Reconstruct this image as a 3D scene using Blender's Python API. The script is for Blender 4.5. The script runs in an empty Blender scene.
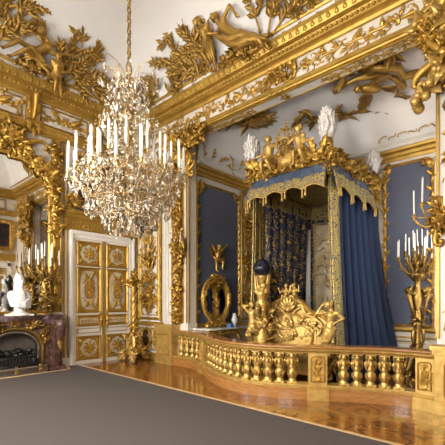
import bpy, math, random
from mathutils import Vector as V, Matrix
import numpy as np

PI = math.pi
SC = bpy.context.scene
COL = SC.collection
R0 = random.Random(7)

# ------------------------------------------------------------------ materials
def new_mat(name):
    m = bpy.data.materials.new(name); m.use_nodes = True
    nt = m.node_tree; b = nt.nodes['Principled BSDF']
    return m, nt, b

def N(nt, t, **kw):
    n = nt.nodes.new(t)
    for k, v in kw.items():
        if k in n.inputs.keys(): n.inputs[k].default_value = v
        else: setattr(n, k, v)
    return n

def coords(nt, scale=(1, 1, 1), kind='Object'):
    tc = N(nt, 'ShaderNodeTexCoord'); mp = N(nt, 'ShaderNodeMapping')
    mp.inputs['Scale'].default_value = scale
    nt.links.new(tc.outputs[kind], mp.inputs[0]); return mp.outputs[0]

def ramp(nt, fac, stops):
    r = N(nt, 'ShaderNodeValToRGB'); e = r.color_ramp.elements
    while len(e) < len(stops): e.new(.5)
    for el, (p, c) in zip(e, stops): el.position = p; el.color = (*c, 1)
    nt.links.new(fac, r.inputs[0]); return r.outputs[0]

def bump(nt, b, h, strength, dist=.01):
    bp = N(nt, 'ShaderNodeBump'); bp.inputs['Strength'].default_value = strength; bp.inputs['Distance'].default_value = dist
    nt.links.new(h, bp.inputs['Height']); nt.links.new(bp.outputs[0], b.inputs['Normal'])

def noisy(name, c1, c2, scale=5, rough=.5, metal=0, bstr=0, bscale=40, stretch=(1, 1, 1), rr=None, **kw):
    m, nt, b = new_mat(name)
    co = coords(nt, stretch)
    n = N(nt, 'ShaderNodeTexNoise', Scale=scale, Detail=4); nt.links.new(co, n.inputs['Vector'])
    nt.links.new(ramp(nt, n.outputs[0], [(.35, c1), (.65, c2)]), b.inputs['Base Color'])
    b.inputs['Roughness'].default_value = rough; b.inputs['Metallic'].default_value = metal
    if bstr:
        n2 = N(nt, 'ShaderNodeTexNoise', Scale=bscale, Detail=3); nt.links.new(co, n2.inputs['Vector'])
        bump(nt, b, n2.outputs[0], bstr)
    for k, v in kw.items(): b.inputs[k.replace('_', ' ')].default_value = v
    return m

MT = {}
MT['gold'] = noisy('gilding', (.46, .265, .048), (.62, .38, .08), 9, .40, .7, .3, 30)
MT['gold_stucco'] = noisy('stucco_gilding', (.34, .19, .038), (.46, .275, .062), 8, .44, .65, .3, 26)
MT['gold_bright'] = noisy('bright_gilding', (.50, .315, .085), (.64, .43, .135), 9, .46, .65, .3, 30)
MT['gold_flat'] = noisy('gilded_moulding', (.40, .235, .042), (.52, .32, .064), 5, .42, .6, .12, 22)
MT['bronze'] = noisy('gilt_bronze', (.26, .15, .038), (.40, .25, .065), 14, .38, .8, .2, 40)
MT['ormolu'] = noisy('pale_gilt_bronze', (.42, .28, .10), (.56, .38, .16), 14, .35, .8, .1, 40)
MT['white'] = noisy('painted_white_wood', (.70, .63, .53), (.75, .69, .59), 3, .42)
MT['cream'] = noisy('painted_cream_wood', (.50, .41, .28), (.58, .49, .35), 4, .45)
MT['white_trim'] = noisy('painted_white_trim', (.72, .67, .60), (.77, .72, .65), 3, .35)
MT['plaster'] = noisy('ceiling_plaster', (.76, .725, .69), (.78, .75, .72), 1.2, .7)
MT['candle'] = noisy('candle_wax', (.86, .82, .72), (.92, .88, .8), 6, .45)
MT['porcelain'] = noisy('white_porcelain', (.66, .65, .62), (.70, .69, .66), 4, .3)
MT['feather'] = noisy('white_feather', (.78, .72, .66), (.90, .86, .82), 12, .85, 0, .5, 60)
MT['iron'] = noisy('dark_iron', (.012, .011, .010), (.03, .028, .025), 12, .5, .4)
MT['steel'] = noisy('polished_steel', (.38, .35, .32), (.5, .47, .43), 12, .25, 1)
MT['soot'] = noisy('firebox_soot', (.10, .085, .07), (.16, .14, .115), 6, .8)
MT['globe'] = noisy('dark_blue_lacquer', (.006, .008, .016), (.014, .018, .034), 8, .16)
MT['dado_oval'] = noisy('dark_bronze_oval', (.05, .032, .014), (.12, .075, .03), 14, .3, .7)
MT['marble_top'] = noisy('pale_marble', (.60, .55, .47), (.74, .69, .6), 6, .2)
MT['bluebox'] = noisy('blue_enamel', (.06, .14, .4), (.1, .2, .5), 6, .3)

def m_blue_panel():
    m, nt, b = new_mat('slate_blue_silk')
    co = coords(nt, (60, 60, 4)); n = N(nt, 'ShaderNodeTexNoise', Scale=3, Detail=3); nt.links.new(co, n.inputs['Vector'])
    nt.links.new(ramp(nt, n.outputs[0], [(.3, (.060, .069, .108)), (.7, (.092, .104, .155))]), b.inputs['Base Color'])
    b.inputs['Roughness'].default_value = .7; b.inputs['Sheen Weight'].default_value = .25
    co2 = coords(nt, (4, 4, 90)); n2 = N(nt, 'ShaderNodeTexNoise', Scale=3, Detail=2); nt.links.new(co2, n2.inputs['Vector'])
    bump(nt, b, n2.outputs[0], .15); return m
MT['blue_panel'] = m_blue_panel()

def m_velvet():
    m, nt, b = new_mat('royal_blue_velvet')
    co = coords(nt, (8, 8, 3)); n = N(nt, 'ShaderNodeTexNoise', Scale=6, Detail=6); nt.links.new(co, n.inputs['Vector'])
    nt.links.new(ramp(nt, n.outputs[0], [(.3, (.005, .014, .045)), (.7, (.010, .028, .082))]), b.inputs['Base Color'])
    b.inputs['Roughness'].default_value = .75; b.inputs['Sheen Weight'].default_value = .5
    b.inputs['Sheen Tint'].default_value = (.35, .5, .9, 1); b.inputs['Sheen Weight'].default_value = .12; return m
MT['velvet'] = m_velvet()
MT['valance_silk'] = noisy('valance_blue_silk', (.05, .075, .13), (.09, .125, .19), 9, .6, 0, .2, 60)

def m_embroid(name, base, thread, sc=3.2, width=.1, dens=.55, metal=.55):
    """curling gold thread on cloth: contour bands of a noise field, with voronoi blossoms"""
    m, nt, b = new_mat(name); L = nt.links.new
    co = coords(nt)
    n = N(nt, 'ShaderNodeTexNoise', Scale=sc, Detail=1.2); L(co, n.inputs['Vector'])
    mu = N(nt, 'ShaderNodeMath', operation='MULTIPLY'); L(n.outputs[0], mu.inputs[0]); mu.inputs[1].default_value = 9
    fr = N(nt, 'ShaderNodeMath', operation='FRACT'); L(mu.outputs[0], fr.inputs[0])
    sb = N(nt, 'ShaderNodeMath', operation='SUBTRACT'); L(fr.outputs[0], sb.inputs[0]); sb.inputs[1].default_value = .5
    ab = N(nt, 'ShaderNodeMath', operation='ABSOLUTE'); L(sb.outputs[0], ab.inputs[0])
    lt = N(nt, 'ShaderNodeMath', operation='LESS_THAN'); L(ab.outputs[0], lt.inputs[0]); lt.inputs[1].default_value = width
    n2 = N(nt, 'ShaderNodeTexNoise', Scale=sc * 1.7, Detail=0); L(co, n2.inputs['Vector'])
    g = N(nt, 'ShaderNodeMath', operation='GREATER_THAN'); L(n2.outputs[0], g.inputs[0]); g.inputs[1].default_value = 1 - dens
    an = N(nt, 'ShaderNodeMath', operation='MULTIPLY'); L(lt.outputs[0], an.inputs[0]); L(g.outputs[0], an.inputs[1])
    vo = N(nt, 'ShaderNodeTexVoronoi', Scale=sc * 2.6); L(co, vo.inputs['Vector'])
    l2 = N(nt, 'ShaderNodeMath', operation='LESS_THAN'); L(vo.outputs['Distance'], l2.inputs[0]); l2.inputs[1].default_value = .24
    mx = N(nt, 'ShaderNodeMath', operation='MAXIMUM'); L(an.outputs[0], mx.inputs[0]); L(l2.outputs[0], mx.inputs[1])
    mc = N(nt, 'ShaderNodeMix', data_type='RGBA'); L(mx.outputs[0], mc.inputs[0])
    mc.inputs[6].default_value = (*base, 1); mc.inputs[7].default_value = (*thread, 1); L(mc.outputs[2], b.inputs['Base Color'])
    mm = N(nt, 'ShaderNodeMath', operation='MULTIPLY'); L(mx.outputs[0], mm.inputs[0]); mm.inputs[1].default_value = metal; L(mm.outputs[0], b.inputs['Metallic'])
    b.inputs['Roughness'].default_value = .5; bump(nt, b, mx.outputs[0], .6, .012); return m
MT['embroid'] = m_embroid('blue_cloth_gold_embroidery', (.012, .020, .055), (.50, .32, .075), 4.2, .13, .58)
MT['embroid_dense'] = m_embroid('blue_cloth_dense_gold_embroidery', (.022, .034, .075), (.56, .40, .09), 9.0, .30, .92)
MT['gold_cloth'] = m_embroid('gold_embroidered_border', (.10, .12, .15), (.60, .43, .11), 8, .30, .93, .45)
MT['cream_cloth'] = noisy('cream_relief_embroidery', (.50, .37, .18), (.74, .62, .42), 3.0, .5, .15, .9, 8)
MT['brocade'] = m_embroid('gold_brocade', (.45, .3, .06), (.85, .6, .17), 5, .2, .8, .75)

def m_marble():
    m, nt, b = new_mat('mauve_red_marble'); co = coords(nt)
    n = N(nt, 'ShaderNodeTexNoise', Scale=5, Detail=8, Distortion=1.6); nt.links.new(co, n.inputs['Vector'])
    nt.links.new(ramp(nt, n.outputs[0], [(.3, (.05, .022, .021)), (.5, (.10, .048, .045)), (.58, (.17, .10, .092)), (.7, (.08, .037, .035))]), b.inputs['Base Color'])
    b.inputs['Roughness'].default_value = .25; return m
MT['marble'] = m_marble()

def m_carpet():
    m, nt, b = new_mat('grey_brown_carpet'); co = coords(nt)
    n = N(nt, 'ShaderNodeTexNoise', Scale=90, Detail=4); nt.links.new(co, n.inputs['Vector'])
    nt.links.new(ramp(nt, n.outputs[0], [(.3, (.078, .066, .060)), (.7, (.125, .107, .098))]), b.inputs['Base Color'])
    b.inputs['Roughness'].default_value = 1; b.inputs['Specular IOR Level'].default_value = .1
    bump(nt, b, n.outputs[0], .4, .004); return m
MT['carpet'] = m_carpet()
MT['edging'] = noisy('pale_oak_edging', (.52, .32, .15), (.62, .4, .2), 6, .4, 0, 0, 10, (1, 8, 1))

def m_parquet():
    m, nt, b = new_mat('marquetry_parquet'); L = nt.links.new
    co = coords(nt)
    rot = N(nt, 'ShaderNodeMapping'); rot.inputs['Rotation'].default_value = (0, 0, PI / 4); L(co, rot.inputs[0])
    ck = N(nt, 'ShaderNodeTexChecker', Scale=2.4); L(rot.outputs[0], ck.inputs['Vector'])
    n1 = N(nt, 'ShaderNodeTexNoise', Scale=4, Detail=5); mp = coords(nt, (1.5, 14, 1)); L(mp, n1.inputs['Vector'])
    n2 = N(nt, 'ShaderNodeTexNoise', Scale=4, Detail=5); mp2 = coords(nt, (14, 1.5, 1)); L(mp2, n2.inputs['Vector'])
    mx = N(nt, 'ShaderNodeMix'); L(ck.outputs['Fac'], mx.inputs[0]); L(n1.outputs[0], mx.inputs[2]); L(n2.outputs[0], mx.inputs[3])
    col = ramp(nt, mx.outputs[0], [(.3, (.21, .070, .011)), (.7, (.36, .135, .022))])
    # dark inlay scrolls
    nn = N(nt, 'ShaderNodeTexNoise', Scale=1.7, Detail=1.5); L(co, nn.inputs['Vector'])
    mu = N(nt, 'ShaderNodeMath', operation='MULTIPLY'); L(nn.outputs[0], mu.inputs[0]); mu.inputs[1].default_value = 7
    fr = N(nt, 'ShaderNodeMath', operation='FRACT'); L(mu.outputs[0], fr.inputs[0])
    lt = N(nt, 'ShaderNodeMath', operation='LESS_THAN'); L(fr.outputs[0], lt.inputs[0]); lt.inputs[1].default_value = .3
    sc = N(nt, 'ShaderNodeMath', operation='MULTIPLY'); L(lt.outputs[0], sc.inputs[0]); sc.inputs[1].default_value = .6
    mc = N(nt, 'ShaderNodeMix', data_type='RGBA'); L(sc.outputs[0], mc.inputs[0]); L(col, mc.inputs[6]); mc.inputs[7].default_value = (.055, .02, .006, 1)
    L(mc.outputs[2], b.inputs['Base Color'])
    b.inputs['Roughness'].default_value = .15; b.inputs['Coat Weight'].default_value = .25; b.inputs['Coat Roughness'].default_value = .1
    return m
MT['parquet'] = m_parquet()

def m_railwood():
    m, nt, b = new_mat('polished_rail_wood'); co = coords(nt, (3, 3, 30))
    n = N(nt, 'ShaderNodeTexNoise', Scale=3, Detail=5); nt.links.new(co, n.inputs['Vector'])
    nt.links.new(ramp(nt, n.outputs[0], [(.3, (.26, .11, .03)), (.7, (.42, .20, .055))]), b.inputs['Base Color'])
    b.inputs['Roughness'].default_value = .25; b.inputs['Coat Weight'].default_value = .4; return m
MT['railwood'] = m_railwood()

def m_glass():
    m, nt, b = new_mat('cut_crystal')
    b.inputs['Base Color'].default_value = (.92, .83, .68, 1); b.inputs['Roughness'].default_value = .10
    b.inputs['Transmission Weight'].default_value = 1; b.inputs['IOR'].default_value = 1.5; return m
MT['crystal'] = m_glass()
def m_mirror():
    m, nt, b = new_mat('mirror_silver'); b.inputs['Base Color'].default_value = (.80, .78, .74, 1)
    b.inputs['Metallic'].default_value = 1; b.inputs['Roughness'].default_value = .02; return m
MT['mirror'] = m_mirror()
def m_painting():
    m, nt, b = new_mat('dark_landscape_oil'); co = coords(nt, (1, 1, 1)); L = nt.links.new
    n = N(nt, 'ShaderNodeTexNoise', Scale=2.2, Detail=7, Distortion=.6); L(co, n.inputs['Vector'])
    L(ramp(nt, n.outputs[0], [(.3, (.008, .009, .014)), (.48, (.022, .02, .028)), (.6, (.075, .035, .018)), (.75, (.05, .05, .06))]), b.inputs['Base Color'])
    b.inputs['Roughness'].default_value = .35; return m
MT['painting'] = m_painting()

# ------------------------------------------------------------------ mesh builder
class MB:
    def __init__(s): s.v = []; s.f = []; s.sm = []; s.mi = []
    def add(s, vs, fs, M=None, smooth=True, mi=0):
        o = len(s.v)
        if M is not None: vs = [M @ V(p) for p in vs]
        s.v.extend([tuple(p) for p in vs])
        for f in fs: s.f.append([i + o for i in f]); s.sm.append(smooth); s.mi.append(mi)
    def clamp(s, ax, lo=-1e9, hi=1e9):
        s.v = [tuple(min(hi, max(lo, c)) if i == ax else c for i, c in enumerate(p)) for p in s.v]; return s
    def build(s, name, mat, parent=None, **props):
        me = bpy.data.meshes.new(name)
        me.from_pydata(s.v, [], s.f)
        mats = mat if isinstance(mat, (list, tuple)) else [mat]
        for m in mats: me.materials.append(MT[m] if isinstance(m, str) else m)
        me.polygons.foreach_set('use_smooth', s.sm)
        me.polygons.foreach_set('material_index', s.mi)
        me.update()
        o = bpy.data.objects.new(name, me); COL.objects.link(o)
        if parent is not None: o.parent = parent
        for k, v in props.items(): o[k] = v
        return o

def box(mb, x0, x1, y0, y1, z0, z1, M=None, mi=0, bev=0):
    if x1 < x0: x0, x1 = x1, x0
    if y1 < y0: y0, y1 = y1, y0
    if z1 < z0: z0, z1 = z1, z0
    vs = [(x, y, z) for z in (z0, z1) for y in (y0, y1) for x in (x0, x1)]
    mb.add(vs, [(0, 2, 3, 1), (4, 5, 7, 6), (0, 1, 5, 4), (2, 6, 7, 3), (0, 4, 6, 2), (1, 3, 7, 5)], M, False, mi)

def frame_of(d, ref=V((0, 0, 1))):
    d = d.normalized()
    if abs(d.dot(ref)) > .97: ref = V((1, 0, 0)) if abs(d.x) < .9 else V((0, 1, 0))
    a = d.cross(ref).normalized(); return a, a.cross(d).normalized()

def tube(mb, pts, rad, n=8, M=None, closed=False, mi=0, flat=None):
    """swept tube; flat=(ref normal, height factor) squashes the section"""
    pts = [V(p) for p in pts]; k = len(pts)
    if not hasattr(rad, '__len__'): rad = [rad] * k
    vs = []
    for i, p in enumerate(pts):
        a = pts[(i + 1) % k] if (closed or i < k - 1) else pts[i]
        b = pts[i - 1] if (closed or i > 0) else pts[i]
        d = a - b
        if d.length < 1e-9: d = V((0, 0, 1))
        if flat: u, w = frame_of(d, flat[0]); h = flat[1]
        else: u, w = frame_of(d); h = 1
        for j in range(n):
            t = 2 * PI * j / n
            vs.append(p + u * (math.cos(t) * rad[i]) + w * (math.sin(t) * rad[i] * h))
    fs = []
    for i in range(k if closed else k - 1):
        i2 = (i + 1) % k
        for j in range(n): fs.append((i * n + j, i * n + (j + 1) % n, i2 * n + (j + 1) % n, i2 * n + j))
    if not closed:
        fs.append(tuple(range(n))[::-1]); fs.append(tuple((k - 1) * n + j for j in range(n)))
    mb.add(vs, fs, M, True, mi)

def lathe(mb, prof, n=16, M=None, mi=0, smooth=True, sq=None):
    """prof: (r, z) from bottom to top"""
    vs = []; k = len(prof)
    for r, z in prof:
        for j in range(n):
            t = 2 * PI * j / n; vs.append((r * math.cos(t), r * math.sin(t), z))
    fs = [(i * n + j, i * n + (j + 1) % n, (i + 1) * n + (j + 1) % n, (i + 1) * n + j) for i in range(k - 1) for j in range(n)]
    if prof[0][0] > 1e-6: fs.append(tuple(range(n))[::-1])
    if prof[-1][0] > 1e-6: fs.append(tuple((k - 1) * n + j for j in range(n)))
    mb.add(vs, fs, M, smooth, mi)

def ball(mb, c, r, n=10, m=7, M=None, mi=0):
    if not hasattr(r, '__len__'): r = (r, r, r)
    c = V(c); vs = [c + V((0, 0, -r[2]))]
    for i in range(1, m):
        p = -PI / 2 + PI * i / m
        for j in range(n):
            t = 2 * PI * j / n
            vs.append(c + V((r[0] * math.cos(p) * math.cos(t), r[1] * math.cos(p) * math.sin(t), r[2] * math.sin(p))))
    vs.append(c + V((0, 0, r[2]))); T = len(vs) - 1
    fs = [(0, 1 + (j + 1) % n, 1 + j) for j in range(n)]
    for i in range(m - 2):
        for j in range(n): fs.append((1 + i * n + j, 1 + i * n + (j + 1) % n, 1 + (i + 1) * n + (j + 1) % n, 1 + (i + 1) * n + j))
    fs += [(T, 1 + (m - 2) * n + j, 1 + (m - 2) * n + (j + 1) % n) for j in range(n)]
    mb.add(vs, fs, M, True, mi)

def TR(x, y, z=0): return Matrix.Translation((x, y, z))
def RZ(a): return Matrix.Rotation(a, 4, 'Z')
def wallM(origin, u, n):
    u = V(u); n = V(n); w = V((0, 0, 1)); m = Matrix.Identity(4)
    for i in range(3): m[i][0] = u[i]; m[i][1] = w[i]; m[i][2] = n[i]; m[i][3] = origin[i]
    return m
def WA(x, z, y=8.33): return wallM((x, y, z), (1, 0, 0), (0, -1, 0))      # faces -Y
def WB(y, z, x=5.78): return wallM((x, y, z), (0, -1, 0), (-1, 0, 0))     # faces -X

# ---- flat-backed rocaille vocabulary, in a panel's own (x right, y up, z out)
def _path(kf, n=30):
    x = y = 0; h = 0; P = [(0, 0)]
    for i in range(n):
        s = (i + .5) / n; h += kf(s) / n; x += math.cos(h) / n; y += math.sin(h) / n; P.append((x, y))
    a = np.array(P); c = (a.max(0) + a.min(0)) / 2; a = (a - c) / (a.max(0) - a.min(0)).max()
    return a
P_C = _path(lambda s: 1.2 + 24 * abs(2 * s - 1) ** 3)
P_S = _path(lambda s: (22 * abs(2 * s - 1) ** 2.2 + .6) * (1 if s > .5 else -1))
P_J = _path(lambda s: .8 + 22 * s ** 4)
_c = P_C[-1] - P_C[0]; _a = -math.atan2(_c[1], _c[0])

def strip(mb, pts, w, h, M, closed=False):
    """ridged strip over planar points (x,y[,z]); w half-widths, h heights"""
    k = len(pts); vs = []
    if not hasattr(w, '__len__'): w = [w] * k
    if not hasattr(h, '__len__'): h = [h] * k
    P = [V((p[0], p[1], p[2] if len(p) > 2 else 0)) for p in pts]
    for i, p in enumerate(P):
        a = P[(i + 1) % k] if (closed or i < k - 1) else P[i]; b = P[i - 1] if (closed or i > 0) else P[i]
        d = V((a.x - b.x, a.y - b.y, 0)); d = d.normalized() if d.length > 1e-9 else V((1, 0, 0))
        q = V((-d.y, d.x, 0)); Z = V((0, 0, 1))
        vs += [p - q * w[i], p - q * (w[i] * .6) + Z * (h[i] * .8), p + Z * h[i], p + q * (w[i] * .6) + Z * (h[i] * .8), p + q * w[i], p - Z * (h[i] * .3)]
    n = 6; fs = []
    for i in range(k if closed else k - 1):
        i2 = (i + 1) % k
        for j in range(n): fs.append((i * n + j, i2 * n + j, i2 * n + (j + 1) % n, i * n + (j + 1) % n))
    if not closed: fs += [tuple(range(n)), tuple((k - 1) * n + j for j in range(n))[::-1]]
    mb.add(vs, fs, M, True)

def scroll(mb, M, x, y, rot, size, kind='C', flip=1, w=.05, h=None):
    P = {'C': P_C, 'S': P_S, 'J': P_J}[kind]; c, s = math.cos(rot), math.sin(rot)
    pts = []; ws = []; k = len(P)
    for i, (a, b) in enumerate(P):
        a *= size; b *= size * flip; pts.append((x + a * c - b * s, y + a * s + b * c))
        t = i / (k - 1); e = math.sin(PI * t) if kind != 'J' else (1 - t)
        ws.append(w * size * (.35 + .9 * e) )
    strip(mb, pts, ws, [q * (1.1 if h is None else h) for q in ws], M)
    if kind != 'J': ends = (pts[0], pts[-1])
    else: ends = (pts[-1],)
    for e in ends: ball(mb, (e[0], e[1], w * size * .3), w * size * .9, 7, 5, M)

def leaf(mb, M, x, y, rot, L, W, bend=.5, rise=.25, lobes=3):
    k = 11; pts = []; ws = []; h = rot; px, py = x, y
    for i in range(k):
        t = i / (k - 1); pts.append((px, py, L * rise * math.sin(t * PI * .6)))
        h += bend / k; px += math.cos(h) * L / (k - 1); py += math.sin(h) * L / (k - 1)
        ws.append(max(.004, W * .5 * math.sin(PI * min(1, .12 + .88 * t) ** .8) * (1 + .28 * math.cos(t * lobes * 2 * PI))))
    strip(mb, pts, ws, [max(.006, q * .35) for q in ws], M)

def rosette(mb, M, x, y, r, n=6):
    for i in range(n): leaf(mb, M, x, y, 2 * PI * i / n, r, r * .75, 0, .2, 1)
    ball(mb, (x, y, r * .15), (r * .28, r * .28, r * .28), 8, 6, M)

def shell(mb, M, x, y, r, rot=PI / 2, n=7, spread=2.2):
    for i in range(n):
        a = rot + spread * (i / (n - 1) - .5); L = r * (1 - .25 * abs(2 * i / (n - 1) - 1) ** 2)
        leaf(mb, M, x, y, a, L, r * .36, 0, .3, 0)
    ball(mb, (x, y, r * .1), r * .2, 8, 6, M)

def sprig(mb, M, x, y, rot, L, rng, n=6, curl=1.2, leafL=None):
    leafL = leafL or L * .3; k = 12; h = rot; px, py = x, y; pts = []; hs = []
    for i in range(k + 1):
        pts.append((px, py, .01)); hs.append(h); h += curl / k; px += math.cos(h) * L / k; py += math.sin(h) * L / k
    strip(mb, pts, [L * .022 * (1 - .6 * i / k) + .004 for i in range(k + 1)], [L * .02 + .004] * (k + 1), M)
    for i in range(n):
        j = int((i + 1) * k / n); sd = 1 if i % 2 else -1
        leaf(mb, M, pts[j][0], pts[j][1], hs[j] + sd * rng.uniform(.5, 1.0), leafL * rng.uniform(.8, 1.2) * (1.1 - .4 * j / k), leafL * .5, -sd * .6, .25, 2)
    leaf(mb, M, pts[-1][0], pts[-1][1], hs[-1], leafL, leafL * .45, 0, .25, 2)

def pframe(mb, pts, w, h, M, closed=True):
    """mitred moulding along a planar polyline"""
    k = len(pts); vs = []; P = [V((p[0], p[1], 0)) for p in pts]
    prof = [(-1, 0), (-1, .55), (-.55, 1), (-.1, .6), (.35, .9), (.7, .5), (1, .35), (1, 0)]
    for i, p in enumerate(P):
        a = P[(i + 1) % k] if (closed or i < k - 1) else None; b = P[i - 1] if (closed or i > 0) else None
        d1 = (p - b).normalized() if b is not None else (a - p).normalized(); d2 = (a - p).normalized() if a is not None else d1
        q1 = V((-d1.y, d1.x, 0)); q2 = V((-d2.y, d2.x, 0)); q = q1 + q2
        q = q.normalized() if q.length > 1e-6 else q1; q = q / max(.35, q.dot(q1))
        for (a_, b_) in prof: vs.append(p + q * (a_ * w / 2) + V((0, 0, b_ * h)))
    n = len(prof); fs = []
    for i in range(k if closed else k - 1):
        i2 = (i + 1) % k
        for j in range(n): fs.append((i * n + j, i2 * n + j, i2 * n + (j + 1) % n, i * n + (j + 1) % n))
    mb.add(vs, fs, M, False)

def rect(x0, y0, x1, y1): return [(x0, y0), (x1, y0), (x1, y1), (x0, y1)]
def arched(x0, y0, x1, y1, r):
    """rectangle with scooped upper corners"""
    P = [(x0, y0), (x1, y0), (x1, y1 - r)]
    for i in range(1, 7): a = PI * .5 * i / 6; P.append((x1 - r + r * math.cos(a), y1 - r + r * math.sin(a)))
    for i in range(1, 7): a = PI * .5 + PI * .5 * i / 6; P.append((x0 + r + r * math.cos(a), y1 - r + r * math.sin(a)))
    return P

def arabesque(mb, M, w, h, rng, size=None, dense=1.0):
    """mirror-symmetric carved filling of a w x h panel centred on M"""
    s = size or w * .55; y = -h / 2 + s * .3; i = 0
    shell(mb, M, 0, -h / 2 + s * .25, s * .45, -PI / 2 if rng.random() < .5 else PI / 2)
    while y < h / 2 - s * .25:
        kd = rng.choice('CSC'); rot = rng.uniform(-.5, .5) + (PI / 2 if i % 2 else 0); dx = w * rng.uniform(.2, .3)
        for sg in (1, -1):
            Mm = M @ Matrix.Diagonal((sg, 1, 1, 1))
            scroll(mb, Mm, dx, y, rot, s * .8, kd, 1, .055)
            leaf(mb, Mm, dx * .3, y, rng.uniform(.2, 1.2), s * .55, s * .26, .8, .25)
            if rng.random() < .7 * dense: leaf(mb, Mm, dx, y + s * .2, rng.uniform(1, 2.2), s * .5, s * .24, -.8, .25)
            if rng.random() < .6 * dense: sprig(mb, Mm, dx * .6, y, rng.uniform(.3, 1.4), s * .8, rng, 4, rng.uniform(-2, 2))
        if i % 2 == 0: rosette(mb, M, 0, y, s * .26)
        else: shell(mb, M, 0, y, s * .35)
        strip(mb, [(0, y, .005), (0, y + s * .35, .01), (0, y + s * .7, .005)], s * .04, s * .05, M)
        y += s * .62; i += 1
    shell(mb, M, 0, h / 2 - s * .3, s * .45)

def rinceau(mb, M, L, h, rng):
    """running scroll frieze, length L from x=0, height h centred on y=0"""
    n = max(1, round(L / (h * 1.1))); p = L / n
    for i in range(n):
        x = (i + .5) * p; f = 1 if i % 2 else -1
        scroll(mb, M, x, 0, f * .5, p * 1.05, 'S', f, .05)
        for q_ in range(3): sprig(mb, M, x + rng.uniform(-.4, .4) * p, rng.uniform(-.15, .15) * h, rng.uniform(0, 6.28), h * .5, rng, 4, rng.uniform(-3, 3), h * .22)
        scroll(mb, M, x + p * .25, -f * h * .16, rng.uniform(0, 6), h * .55, 'C', f, .06)
        for _ in range(4):
            leaf(mb, M, x + rng.uniform(-.4, .4) * p, rng.uniform(-.2, .2) * h, rng.uniform(0, 6.28), h * .42, h * .2, rng.uniform(-1.4, 1.4), .25)
        sprig(mb, M, x, 0, rng.uniform(-.6, .6) + (PI if f > 0 else 0), h * .7, rng, 4, f * 2)
        rosette(mb, M, x - p * .28, f * h * .14, h * .15)

# ---- 3-D foliage
def leaf3(mb, base, d, nrm, L, W, curl=.6, M=None):
    d = V(d).normalized(); nrm = V(nrm); nrm = (nrm - d * nrm.dot(d))
    nrm = nrm.normalized() if nrm.length > 1e-5 else frame_of(d)[0]
    q = d.cross(nrm); k = 9; vs = []; p = V(base); h = 0
    for i in range(k):
        t = i / (k - 1); w = max(.003, W * .5 * math.sin(PI * (.1 + .9 * t) ** .85) * (1 + .12 * math.cos(t * 4 * PI)))
        nn = nrm * math.cos(h) - d * math.sin(h)
        vs += [p - q * w + nn * (w * .25), p + nn * 0, p + q * w + nn * (w * .25), p - nn * max(.006, w * .28)]
        h += curl / k; p = p + (d * math.cos(h) + nrm * math.sin(h)) * (L / (k - 1))
    fs = [(i * 4 + j, i * 4 + (j + 1) % 4, (i + 1) * 4 + (j + 1) % 4, (i + 1) * 4 + j) for i in range(k - 1) for j in range(4)]
    fs += [(3, 2, 1, 0), tuple((k - 1) * 4 + j for j in range(4))]
    mb.add(vs, fs, M, True)

def rdir(rng):
    z = rng.uniform(-1, 1); a = rng.uniform(0, 2 * PI); r = math.sqrt(1 - z * z); return V((r * math.cos(a), r * math.sin(a), z))

def clump(mb, c, rad, n, rng, L=.25, W=.13, fruit=0, fr=.06, half=None, M=None):
    """leaves thrown out over an ellipsoid; half keeps directions with positive dot"""
    c = V(c); rad = V(rad) if hasattr(rad, '__len__') else V((rad,) * 3)
    i = 0; n = int(n * 1.25)
    while i < n:
        d = rdir(rng)
        if half is not None and d.dot(V(half)) < -.15: continue
        b = c + V((d.x * rad.x, d.y * rad.y, d.z * rad.z)) * rng.uniform(.55, .95)
        leaf3(mb, b, (d + rdir(rng) * .9), d, L * .8 * rng.uniform(.6, 1.3), W * 1.15 * rng.uniform(.7, 1.3), rng.uniform(-1.8, 1.0), M); i += 1
    for i in range(fruit):
        d = rdir(rng)
        if half is not None and d.dot(V(half)) < 0: d = d - 2 * V(half) * d.dot(V(half))
        b = c + V((d.x * rad.x, d.y * rad.y, d.z * rad.z)) * rng.uniform(.75, 1.0); ball(mb, b, fr * rng.uniform(.7, 1.2), 9, 7, M)
    ball(mb, c, rad * .7, 12, 8, M)

def branch(mb, p, d, L, rng, r=.03, up=(0, 0, 1), nl=8, leafL=.2, face=(0, 0, 1), M=None, droop=.0, leafW=.45):
    p = V(p); d = V(d).normalized(); k = 9; pts = [p.copy()]; ds = [d.copy()]; face = V(face)
    bd = rdir(rng) * .5; bd = bd - face * bd.dot(face)
    for i in range(k):
        d = (d + bd * (1.2 / k) + V((0, 0, -droop / k))).normalized(); p = p + d * (L / k); pts.append(p.copy()); ds.append(d.copy())
    tube(mb, pts, [r * (1 - .75 * i / k) for i in range(k + 1)], 6, M)
    for i in range(nl):
        j = min(k, 2 + int(i * (k - 1) / nl)); sd = 1 if i % 2 else -1
        q = ds[j].cross(face).normalized() * sd
        leaf3(mb, pts[j], ds[j] * .7 + q * rng.uniform(.6, 1.2) + face * rng.uniform(-.1, .35), face, leafL * rng.uniform(.75, 1.2), leafL * leafW, rng.uniform(-.3, .7), M)
        if rng.random() < .6: leaf3(mb, pts[j], ds[j] * 1.0 - q * .5 + face * .3, face, leafL * .7, leafL * leafW * .8, .4, M)
    leaf3(mb, pts[-1], ds[-1], face, leafL, leafL * leafW, .3, M)
    return pts[-1]

# ------------------------------------------------------------------ figures
def _cap(mb, a, b, ra, rb):
    a = V(a); b = V(b); k = max(2, int((b - a).length / (min(ra, rb) * .5)) + 1); k = min(k, 14)
    u = frame_of(b - a if (b - a).length > 1e-6 else V((0, 0, 1)))
    P = [a + (b - a) * (i / k) for i in range(k + 1)]; R = [ra + (rb - ra) * (i / k) for i in range(k + 1)]
    tube(mb, P, R, 10); ball(mb, a, ra, 10, 8); ball(mb, b, rb, 10, 8)

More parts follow.
